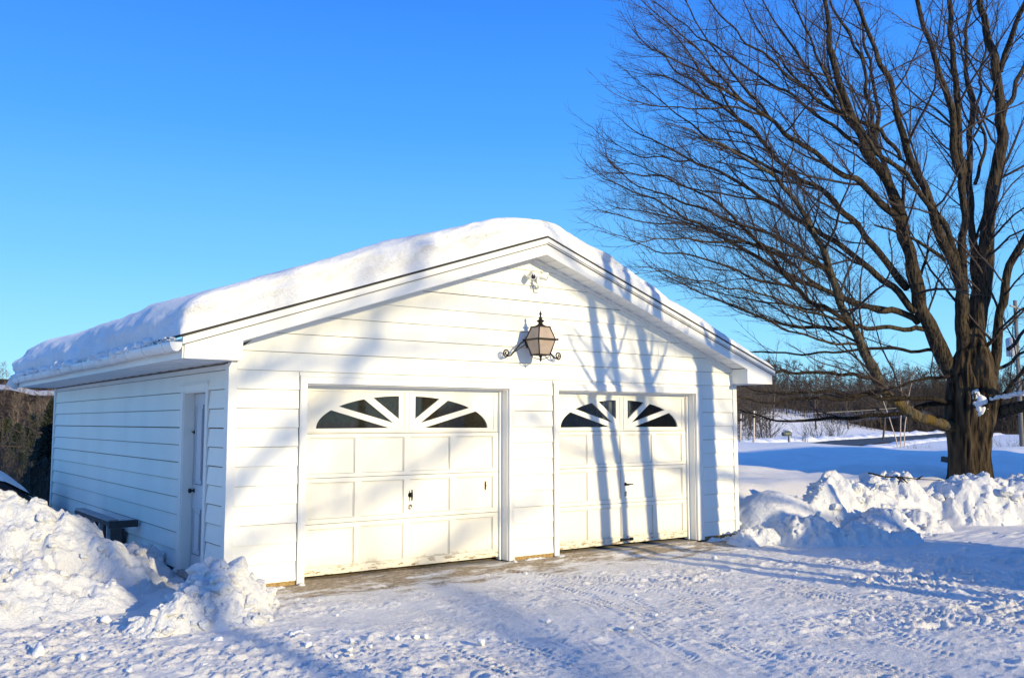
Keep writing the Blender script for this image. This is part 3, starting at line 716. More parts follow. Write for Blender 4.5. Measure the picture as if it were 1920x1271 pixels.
m = MB(); m.lathe([(.002, -.085), (.014, -.075), (.016, -.062), (.006, -.050), (.010, -.035), (.024, -.012), (.020, -.004)], (LX, LY, zb_), 12)
for sx in (-1, 1):
    for sy in (-1, 1): m.tube([(LX+sx*hb, LY+sy*hb, zb_), (LX+sx*.075, LY+sy*.075, zb_-.025), (LX+sx*.035, LY+sy*.035, zb_-.05), (LX, LY, zb_-.055)], .005, 6)
m.build('bottom_drop', IRON, lan)
for (h0, h1, z0, z1) in ((hb, .135, zb_+.008, zc-.012), (.135, ht, zc+.012, zt_-.008)):
    for s, ax in ((-1, 0), (1, 0), (-1, 1), (1, 1)):
        e = .004
        P = [(-h0, s*h0), (h0, s*h0), (h1, s*h1), (-h1, s*h1)]; Q = [(-h0, s*(h0-e)), (h0, s*(h0-e)), (h1, s*(h1-e)), (-h1, s*(h1-e))]; Z = [z0, z0, z1, z1]
        cv = lambda p, z: (LX+p[0], LY+p[1], z) if ax == 0 else (LX+p[1], LY+p[0], z)
        p = MB(); p.hexa([cv(P[0], z0), cv(P[1], z0), cv(Q[1], z0), cv(Q[0], z0), cv(P[3], z1), cv(P[2], z1), cv(Q[2], z1), cv(Q[3], z1)]); p.build('glass_pane', AMBER, lan)
m = MB()
for q in range(3): m.tube([(LX+.03*math.cos(q*2.1), LY+.03*math.sin(q*2.1), zb_+.02), (LX+.03*math.cos(q*2.1), LY+.03*math.sin(q*2.1), zb_+.16)], .009, 8)
m.lathe([(.03, 0), (.05, .01), (.03, .02)], (LX, LY, zb_), 12); m.build('candle_holder', IRON, lan)
m = MB(); m.lathe([(.058, 0), (.055, .02), (.03, .035)], (0, 0, 0), 16); m.v = [(LX+x, -.024-z, 2.84+y*1.5) for x, y, z in m.v]
m.tube([(LX, -.04, 2.84), (LX, -.10, 2.815), (LX, LY+.14, 2.845)], .013, 8); m.build('wall_plate', IRON, lan)
for s in (-1, 1):
    m = MB(); ya = -.12; pts = [(LX+s*.03, -.06, 2.86), (LX+s*.10, -.09, 2.855), (LX+s*.20, ya, 2.80), (LX+s*.28, ya, 2.715), (LX+s*.35, ya, 2.645), (LX+s*.42, ya, 2.628)]
    cx, cz = LX+s*.42, 2.672
    for a in range(0, 560, 28):
        rr = .052*(1-a/680); ang = -90+a; pts.append((cx+s*rr*math.cos(R_(ang)), ya, cz+rr*math.sin(R_(ang))))
    m.tube(pts, [.010]*6+[.0095]*(len(pts)-6), 7)
    m.tube([(LX+s*.08, -.09, 2.80), (LX+s*.17, ya+.003, 2.765), (LX+s*.29, ya+.003, 2.69)], .006, 6); m.build('scroll_arm', IRON, lan)

# ------------------------------------------------------------------ twin security camera
sc_ = empty('security_camera', (4.06, 0, 3.55), 'small white twin security camera fixed under the gable peak', 'camera')
WHITEP = m_simple('white_plastic', (.76, .75, .70), .4, 0, .06); DARKL = m_simple('dark_lens', (.015, .013, .012), .15)
m = MB(); m.box(4.03, 4.11, -.05, -.022, 3.50, 3.60); m.tube([(4.07, -.05, 3.55), (4.055, -.12, 3.57), (4.03, -.13, 3.64), (4.02, -.13, 3.70)], .018, 10); m.tube([(4.02, -.13, 3.56), (4.0, -.14, 3.66)], .012, 8)
m.box(3.96, 4.08, -.155, -.105, 3.695, 3.725); m.build('bracket', WHITEP, sc_, .006)
for p, dv in (((3.905, -.15, 3.685), Vector((-.25, -.93, -.18))), ((4.10, -.14, 3.70), Vector((.72, -.62, -.22)))):
    dv = dv.normalized(); p = Vector(p); m = MB(); m.tube([p-dv*.07, p-dv*.06, p+dv*.055, p+dv*.06], [.034, .042, .042, .040], 16)
    up = Vector((0, 0, 1)); m.tube([p+up*.045-dv*.03, p+up*.045+dv*.075], .022, 8); b = m.build('camera_body', WHITEP, sc_)
    m = MB(); m.tube([p+dv*.0605, p+dv*.064], [.032, .030], 16); m.build('lens', DARKL, b)
    m = MB(); m.tube([p-dv*.04, p+Vector((4.02, -.13, 3.71))*0+Vector((0, .0, .02))-dv*.06, Vector((4.02, -.13, 3.705))], .012, 8); m.build('arm', WHITEP, sc_)

# ------------------------------------------------------------------ snow on the roof
def roof_snow():
    K = 14
    th = np.linspace(0, math.pi/2, K)
    # across (x): arc at the left eave, slope, ridge, slope, feather at the right eave
    xl0, xr0 = XL-.03, XR+.0
    xs = [xl0+.30*(1-math.cos(t)) for t in th]+list(np.linspace(xl0+.33, xr0-.3, 150))+[xr0-.27*(1-math.sin(t)) for t in th]
    hx = [math.sin(t)**.8 for t in th]+[1]*150+[math.cos(t)**.8 for t in th]
    y0, y1 = -OV-.02, D+OV-.05
    ysv = [y0+.16*(1-math.cos(t)) for t in th]+list(np.linspace(y0+.2, y1-.36, 110))+[y1-.30*(1-math.sin(t)) for t in th]
    hy = [math.sin(t)**.65 for t in th]+[1]*110+[math.cos(t)**.7 for t in th]
    xs, hx, ysv, hy = map(np.array, (xs, hx, ysv, hy))
    T = np.interp(xs, [xl0, .2, 2.0, 3.2, 3.9, 4.6, 5.6, 6.8, 8.0, 8.55], [.37, .42, .42, .41, .34, .29, .245, .20, .10, .03])
    zr = np.array([ztop(min(max(x, XL-.08), XR)) for x in xs])+.023
    zr = np.where(np.abs(xs-XA) < .5, zr-.0, zr)
    Xg, Yg = np.meshgrid(xs, ysv)
    n1 = fbm(Xg*.45, Yg*.35, oct=3, seed=81); n2 = fbm(Xg*3.0, Yg*3.0, oct=3, seed=82)
    # ridge softened
    zsm = np.array([np.mean([ztop(min(max(x+d, XL-.08), XR)) for d in np.linspace(-.55, .55, 12)]) for x in xs])+.023
    far = sst(3, 9, Yg)
    top = T[None]*(1+.10*n1)+.012*n2+.06*far*sst(2.0, -.5, Xg)*n1
    Zg = np.where(1, zr[None]+(top*hx[None]+(zsm-zr)[None]*1.0*np.minimum(1, hy[:, None]*1.4)*hx[None])*hy[:, None], 0)
    # ragged, layered cut faces
    fr = sst(.5, -.0, Yg-y0); q = (Zg-zr[None])
    Yg = Yg+fr*(.035*fbm(Xg*2.2, q*12, oct=4, seed=83)+.022*fbm(Xg*7, q*18, oct=4, seed=84)+.035*np.sin(q*16))*np.minimum(1, q*6)
    le = sst(.45, 0, Xg-xl0); Xg = Xg+le*(.05*fbm(Yg*.9, q*5, oct=3, seed=85)+.02*fbm(Yg*5, q*12, oct=3, seed=86))*np.minimum(1, q*6)
    Xg = Xg-le*.06*np.exp(-((q-.18)/.13)**2)*(0.6+.5*fbm(Yg*.35, Yg*0, oct=2, seed=88))
    n_x, n_y = len(xs), len(ysv)
    V = np.stack([Xg.ravel(), Yg.ravel(), Zg.ravel()], -1); Vb = np.stack([Xg.ravel(), Yg.ravel(), np.tile(zr, n_y)], -1)
    ii = (np.arange(n_y-1)[:, None]*n_x+np.arange(n_x-1)[None]).ravel(); F = np.stack([ii, ii+1, ii+1+n_x, ii+n_x], -1)
    return mesh_arrays('roof_snow', V, F)
tag(link('roof_snow', roof_snow(), SNOW_ROOF), 'thick slab of snow lying over the whole garage roof', 'snow')

# ------------------------------------------------------------------ ploughed snow: clods and piles
_bm = bmesh.new(); bmesh.ops.create_icosphere(_bm, subdivisions=3, radius=1); ICO3 = (np.array([v.co for v in _bm.verts]), np.array([[v.index for v in f.verts] for f in _bm.faces])); _bm.free()
_bm = bmesh.new(); bmesh.ops.create_icosphere(_bm, subdivisions=2, radius=1); ICO2 = (np.array([v.co for v in _bm.verts]), np.array([[v.index for v in f.verts] for f in _bm.faces])); _bm.free()
def clod(ico, sx, sy, sz, rng, planes=13):
    V0, F = ico; n = rng.normal(size=(planes, 3)); n /= np.linalg.norm(n, axis=1, keepdims=True); d = rng.uniform(.50, .95, planes)
    dots = V0 @ n.T; r = np.where(dots > .05, d[None]/np.maximum(dots, .05), 9)
    k = 20.0; rr = -np.log(np.exp(-k*np.minimum(r, 1.3)).sum(1)+math.exp(-k*1.15))/k
    rr = rr+.13*fbm(V0[:, 0]*1.9+rng.uniform(0, 50), V0[:, 1]*1.9, V0[:, 2]*1.9, oct=4, seed=int(rng.integers(1000)), gain=.6)
    V = V0*rr[:, None]*np.array([sx, sy, sz]); a = rng.uniform(0, 6.28); b = rng.uniform(-.5, .5)
    Rz = np.array([[math.cos(a), -math.sin(a), 0], [math.sin(a), math.cos(a), 0], [0, 0, 1]]); Rx = np.array([[1, 0, 0], [0, math.cos(b), -math.sin(b)], [0, math.sin(b), math.cos(b)]])
    return V @ Rx.T @ Rz.T, F
def pile(name, blobs, res, label, nclod, crag=1.0, seed=1, cs=(.03, .2), zbase=-.12, mat_=None, smoothzone=None, size_pow=3.4, pw=1.65):
    """blobs: x, y, rx, ry, height, turn; their soft union is one heap"""
    rng = np.random.default_rng(seed); B = np.array(blobs, float); mrg = .25
    x0, x1 = (B[:, 0]-B[:, 2:4].max(1)).min()-mrg, (B[:, 0]+B[:, 2:4].max(1)).max()+mrg
    y0, y1 = (B[:, 1]-B[:, 2:4].max(1)).min()-mrg, (B[:, 1]+B[:, 2:4].max(1)).max()+mrg
    xs, ys = np.arange(x0, x1, res), np.arange(y0, y1, res); X, Y = np.meshgrid(xs, ys)
    wx = X+.10*crag*fbm(X*1.6, Y*1.6, oct=3, seed=seed); wy = Y+.10*crag*fbm(X*1.6+40, Y*1.6, oct=3, seed=seed+1)
    H = np.zeros_like(X)
    for bx, by, rx, ry, h, a in blobs:
        c, s = math.cos(R_(a)), math.sin(R_(a)); u = ((wx-bx)*c+(wy-by)*s)/rx; v = (-(wx-bx)*s+(wy-by)*c)/ry
        r = np.hypot(u, v); k = h*np.where(r < 1, (1-r**1.7), 0)
        k = h*np.clip(1.1*(1-r**pw), -1, 1)
        H = np.where((H > 0) & (k > 0), (H**3+np.maximum(k, 0)**3)**(1/3), np.maximum(H, np.maximum(k, 0)))
    m = sst(0, .22, H); sz_ = 1.0 if smoothzone is None else smoothzone(X, Y)
    f1, f2, ci = worley(X*2.3+.4*vnoise(X*3, Y*3, seed=3), Y*2.3, seed+5); g1, g2, gi = worley(X*6+.4*vnoise(X*8, Y*8, seed=4), Y*6, seed+6)
    H = H+m*sz_*crag*(.15*(ci-.5)*sst(.0, .22, f2-f1)+.07*(gi-.5)*sst(0, .2, g2-g1)+.06*fbm(X*3, Y*3, oct=4, seed=seed+7)+.028*fbm(X*13, Y*13, oct=3, seed=seed+8))
    rg = lambda f_, sd_: 1-np.abs(fbm(X*f_, Y*f_, oct=3, seed=sd_))*1.6
    H = H+m*sz_*crag*(.10*rg(1.7, seed+21)*np.minimum(1, H*2.5)+.05*rg(4.5, seed+22)+.022*rg(11, seed+23)-.09)
    H = H+m*(1-sz_)*.02*fbm(X*2, Y*2, oct=3, seed=seed+9) if smoothzone is not None else H
    zg = terrain(X.ravel(), Y.ravel()).reshape(X.shape)
    Z = zg+np.where(m > 0, np.maximum(H, 0), 0)-.05*(1-m)+ .0
    Xd = X+m*sz_*crag*.03*fbm(X*5, Y*5, Z*5, oct=3, seed=seed+11); Yd = Y+m*sz_*crag*.035*fbm(X*5+9, Y*5, Z*7, oct=3, seed=seed+12)
    nx_, ny_ = len(xs), len(ys); ii = (np.arange(ny_-1)[:, None]*nx_+np.arange(nx_-1)[None]); keep = (np.maximum.reduce([H[:-1, :-1], H[1:, :-1], H[:-1, 1:], H[1:, 1:]]) > .012)
    ii = ii[keep]; F = np.stack([ii, ii+1, ii+1+nx_, ii+nx_], -1)
    VV = [np.stack([Xd.ravel(), Yd.ravel(), Z.ravel()], -1)]; F3 = []; base = X.size
    hz = H.ravel(); cand = np.where((hz > .05) & ((sz_*np.ones_like(X)).ravel() > .4))[0]
    for i in range(nclod):
        j = rng.choice(cand); s = cs[0]+(cs[1]-cs[0])*rng.uniform()**size_pow*min(1, .35+hz[j]*1.5)
        V, Fc = clod(ICO3 if s > .07 else ICO2, s*rng.uniform(.8, 1.3), s*rng.uniform(.7, 1.1), s*rng.uniform(.55, .95), rng)
        V = V+VV[0][j]+np.array([0, 0, s*rng.uniform(-.25, .35)]); VV.append(V); F3.append(Fc+base); base += len(V)
    V = np.concatenate(VV)
    used = np.zeros(len(V), bool); used[F.ravel()] = True
    for f in F3: used[f.ravel()] = True
    rem = np.cumsum(used)-1; V = V[used]; F = rem[F]; F3 = rem[np.concatenate(F3)] if F3 else None
    return tag(link(name, mesh_arrays(name, V, F, F3, flat3=True), mat_ or SNOW_ROUGH), label, 'snow pile')
pile('snow_pile', [(-2.15, 2.2, 1.35, 1.15, 1.06, 0), (-1.35, 1.62, .9, .9, .76, 10), (-.85, 1.15, .62, .7, .42, -20), (-2.3, .8, 1.2, 1.2, .48, 0), (-1.5, .35, .9, .8, .30, 0), (-3.4, 2.0, 1.5, 1.6, 1.05, 0), (-3.3, .2, 1.2, 1.2, .35, 0)],
     .022, 'large ploughed snow pile in front of the garage side wall', 420, .62, 101, (.014, .12))
pile('snow_pile', [(-.46, -1.02, .62, .52, .40, 20), (-.20, -.76, .50, .46, .36, 0), (.10, -.44, .32, .32, .24, 0), (-.88, -1.25, .45, .36, .26, 10), (-.35, -1.35, .55, .35, .16, 0)],
     .015, 'small craggy snow pile at the front left corner of the garage', 260, .7, 131, (.010, .14))
sm = lambda X, Y: 1-.85*sst(1.05, .6, np.hypot((X-8.75)/.75, (Y-.05)/.6))
pile('snow_pile', [(8.95, .12, 1.0, .95, .66, -20), (9.9, -.25, .55, .5, .82, 0), (10.35, -.1, .6, .6, .78, 0), (10.9, -.05, 1.1, .85, .78, -20), (12.3, .05, 1.35, .9, .82, 0), (13.6, -.7, 1.2, .9, .80, -30), (14.6, -1.5, 1.2, .9, .76, -30), (16.4, -2.6, 1.8, 1.0, .9, -30), (19, -4, 2.2, 1.1, .9, -30), (10.2, -1.05, .7, .6, .36, 0), (11.2, -1.0, .8, .6, .34, 0)],
     .03, 'long ploughed snow bank to the right of the garage below the maple', 620, .72, 151, (.02, .16), smoothzone=sm)
pile('snow_pile', [(8.55, -.95, .75, .5, .36, -36), (9.1, -1.5, .55, .4, .30, -36), (7.9, -.45, .5, .35, .22, -36), (9.6, -1.75, .4, .35, .2, -36)],
     .018, 'low shaded snow heap in front of the right hand bank', 150, .8, 171, (.012, .08))
pile('snow_pile', [(-.32, 2.1, .45, .45, .34, 0), (-.25, 1.7, .3, .3, .2, 0)], .02, 'soft snow heap against the side wall beside the narrow door', 30, .5, 181, (.03, .14))
pile('snow_pile', [(7.75, -.10, .35, .13, .12, 0), (7.4, -.08, .3, .11, .10, 0), (8.0, -.15, .25, .2, .16, 0)], .012, 'thin strip of swept snow along the wall by the right garage door', 50, .5, 191, (.012, .05))
pile('snow_pile', [(4.05, -.09, .45, .10, .10, 0), (3.72, -.1, .14, .10, .10, 0), (4.42, -.1, .14, .11, .11, 0)], .012, 'little snow ridge at the foot of the wall between the doors', 24, .4, 193, (.01, .03))
pile('snow_pile', [(.50, -.10, .38, .10, .10, 0), (.82, -.1, .1, .09, .10, 0)], .012, 'little snow ridge at the foot of the wall left of the doors', 20, .4, 195, (.01, .03))
# snow caught in the gutter
gs = []; F3 = []; base = 0; rng = np.random.default_rng(5)
for i in range(420):
    yy = rng.uniform(-.3, D+.35); s = rng.uniform(.025, .07)*(1.0 if vnoise(np.array([yy*.8]), np.array([0.]))[0] > -.25 else .4)
    V, Fc = clod(ICO2, s*1.1, s*1.6, s*.8, rng); gs.append(V+np.array([XL-.062+rng.uniform(-.03, .04), yy, 2.585+rng.uniform(-.01, .06)])); F3.append(Fc+base); base += len(V)
tag(link('gutter_snow', mesh_arrays('gutter_snow', np.concatenate(gs), None, np.concatenate(F3)), SNOW), 'broken ridge of snow filling the left gutter', 'snow')
V, Fc = clod(ICO3, .10, .16, .20, np.random.default_rng(9)); V = V+np.array([XL-.05, D+OV-.1, 2.55])
tag(link('hanging_snow', mesh_arrays('hanging_snow', V, None, Fc), SNOW), 'lump of snow hanging off the far end of the gutter', 'snow')

# loose lumps on the drive, each its own
def lump(x, y, s, seed, label, group=None, flat=.75):
    V, Fc = clod(ICO3, s, s*.85, s*flat, np.random.default_rng(seed))
    V = V+np.array([0, 0, s*flat*.45]); o = link('snow_lump', mesh_arrays('snow_lump', V, None, Fc), SNOW); o.location = (x, y, gz(x, y)+.01)
    return tag(o, label, 'snow lump', group)
def gp(px, py): d = (at(px, py, 1.0)-CAM); t = -CAM[2]/d[2]; p = CAM+d*t; return p[0], p[1]
LG = 'snow lumps broken off onto the drive'
for i, (px, py, s, lab) in enumerate([(72, 1228, .085, 'largest rounded snow lump lying alone at the lower left of the drive'), (152, 1238, .045, 'round snow ball to the right of the largest lone lump'),
        (380, 1178, .12, 'big smooth block of snow at the foot of the small corner pile'), (118, 1188, .04, 'snow lump in the rough snow below the large side pile'), (196, 1168, .07, 'cluster lump of snow left of the small corner pile'),
        (410, 1205, .05, 'pointed snow lump just in front of the small corner pile'), (902, 1208, .05, 'lone white snow lump beside the tyre tracks'), (780, 1198, .035, 'small snow lump left of the lone one near the tyre tracks'),
        (560, 1192, .05, 'flat snow flake right of the small corner pile'), (340, 1078, .12, 'rounded block of snow before the narrow side door'), (285, 1030, .13, 'round block of snow against the side wall'),
        (1290, 1022, .03, 'tiny snow lump on the bare strip by the right door'), (1575, 985, .16, 'large angular block at the front of the right hand bank'), (1712, 960, .13, 'smooth round boulder of snow in front of the right bank'),
        (1668, 955, .12, 'snow boulder left of the smooth round one'), (1690, 985, .10, 'snow block below the two boulders of the right bank')]):
    x, y = gp(px, py); lump(x, y, s, 300+i, lab, LG)
rng = np.random.default_rng(77)
for i in range(46):
    if i < 26: x, y = rng.uniform(-2.6, .6), rng.uniform(-3.2, -.9)
    elif i < 36: x, y = rng.uniform(.3, 7), rng.uniform(-4, -.7)
    else: x, y = rng.uniform(8.5, 12), rng.uniform(-2.9, -1.2)
    lump(x, y, rng.uniform(.015, .042), 400+i, 'small crumb of broken snow lying on the trodden snow of the drive', 'crumbs of snow on the drive')

# ------------------------------------------------------------------ trees
def unit(v): return v/(np.linalg.norm(v)+1e-9)
def smooth_line(pts, n):
    pts = np.array(pts, float); k = len(pts)
    seg = np.r_[0, np.cumsum(np.linalg.norm(np.diff(pts, axis=0), axis=1))]; s = np.linspace(0, seg[-1], n)
    out_ = np.stack([np.interp(s, seg, pts[:, i]) for i in range(3)], -1)
    for _ in range(2):
        o2 = out_.copy(); o2[1:-1] = .25*out_[:-2]+.5*out_[1:-1]+.25*out_[2:]; out_ = o2
    return out_
def shoot(p, d, L, r, rng, nseg, wob, up, outw=None, taper=.25):
    P = [p]; s = L/nseg; d = unit(d)
    for i in range(nseg):
        d = unit(d+rng.normal(size=3)*wob+np.array([0, 0, up])+(outw if outw is not None else 0)); P.append(P[-1]+d*s)
    return np.array(P), np.linspace(r, r*taper, nseg+1)
def side_dir(t, ang, rng, flat=1.0):
    a = rng.normal(size=3); a[2] *= flat; a = unit(a-t*np.dot(a, t)); return t*math.cos(ang)+a*math.sin(ang)
def ramify(P, R, rng, center, dens=(.34, .20, .11), start=.18, lim=1.0, levels=3, lens=(2.7, .85, .25), step0=None):
    """side shoots of one limb; returns three lists of tubes by order"""
    L1, L2, L3 = [], [], []
    seg = np.r_[0, np.cumsum(np.linalg.norm(np.diff(P, axis=0), axis=1))]; tot = seg[-1]
    def pick(P_, R_, seg_, s):
        p = np.array([np.interp(s, seg_, P_[:, k]) for k in range(3)]); r = np.interp(s, seg_, R_); i = min(np.searchsorted(seg_, s), len(P_)-1)
        return p, r, unit(P_[i]-P_[max(i-1, 0)])
    def kids(P_, R_, st, sp, order):
        sg = np.r_[0, np.cumsum(np.linalg.norm(np.diff(P_, axis=0), axis=1))]; T_ = sg[-1]; s = st*T_+rng.uniform(0, sp)
        while s < T_*.985:
            p, r, t = pick(P_, R_, sg, s); rem = (T_-s)
            if order == 1: L = min(lens[0], .50*rem+.6)*rng.uniform(.4, 1.2); rr = min(.5*r, .006+.008*L); ns = 9; wob = .12; ang = rng.uniform(.45, 1.05)
            elif order == 2: L = min(lens[1], .40*rem+.25)*rng.uniform(.4, 1.3); rr = min(.5*r, .0062); ns = 4; wob = .13; ang = rng.uniform(.5, 1.0)
            else: L = lens[2]*rng.uniform(.5, 1.4); rr = min(.6*r, .0034); ns = 3; wob = .16; ang = rng.uniform(.5, 1.0)
            o = unit(p-center); o[2] *= .3
            sd_ = side_dir(t, ang, rng)
            if sd_[2] < -.12: sd_[2] *= -.4
            c, cr_ = shoot(p, unit(sd_), L, max(rr, .0023), rng, ns, wob, .045, o*.02)
            (L1, L2, L3)[order-1].append((c, cr_))
            if order < levels: kids(c, cr_, .12, dens[order], order+1)
            s += sp*rng.uniform(.6, 1.5)*lim
    kids(P, R, start, dens[0], 1)
    # the limb's own tip keeps branching
    return L1, L2, L3

TD = 20.0
TC = at(1822, 700, TD)
rngT = np.random.default_rng(2024)
def TP(px, py, dd=0): return at(px, py, TD+dd)
maple = empty('maple_tree', tuple(at(1822, 893, TD)), 'huge old bare maple with a furrowed trunk and sweeping limbs beside the garage', 'tree')
# trunk: a fluted column with root flare
tp = [(1822, 925, 47), (1821, 890, 40), (1820, 850, 36.5), (1821, 820, 39), (1822, 790, 43.5), (1824, 760, 45), (1824, 730, 44), (1822, 700, 42), (1822, 675, 36), (1824, 650, 26), (1827, 625, 14), (1829, 605, 6)]
nz, ns = 90, 72
cz = np.linspace(0, len(tp)-1, nz); cx = [np.interp(cz, range(len(tp)), [q[k] for q in tp]) for k in range(3)]
ctr = np.array([TP(a, b) for a, b in zip(cx[0], cx[1])]); rad = cx[2]*TD/FPX
A = np.arange(ns)*2*math.pi/ns; AA, ZZ = np.meshgrid(A, np.linspace(0, 1, nz))
zz = ctr[:, 2][:, None]*np.ones_like(AA)
flu = .07*np.cos(AA*5+1.2*zz)+.05*np.cos(AA*3-.7*zz+1)+.06*fbm(np.cos(AA)*1.6+5, np.sin(AA)*1.6, zz*.7, oct=3, seed=7)
ridge = np.abs(fbm(AA*3.2+.5*vnoise(AA*2, zz*1.5, seed=2), zz*.9, oct=3, seed=8)); ridge = np.abs(vnoise(np.cos(AA)*6+.3*zz, np.sin(AA)*6, zz*.9, seed=9))
rr = rad[:, None]*(1+flu-.13*(1-np.minimum(1, ridge*3.2)))
VT = np.stack([ctr[:, 0][:, None]+rr*np.cos(AA), ctr[:, 1][:, None]+rr*np.sin(AA), zz+0*AA], -1).reshape(-1, 3)
i0 = np.arange(nz-1)[:, None]*ns; k0 = np.arange(ns)[None]; k1 = (k0+1) % ns
FT = np.stack([i0+k0, i0+k1, i0+ns+k1, i0+ns+k0], -1).reshape(-1, 4)
link('trunk', mesh_arrays('trunk', VT, FT), BARK, maple)
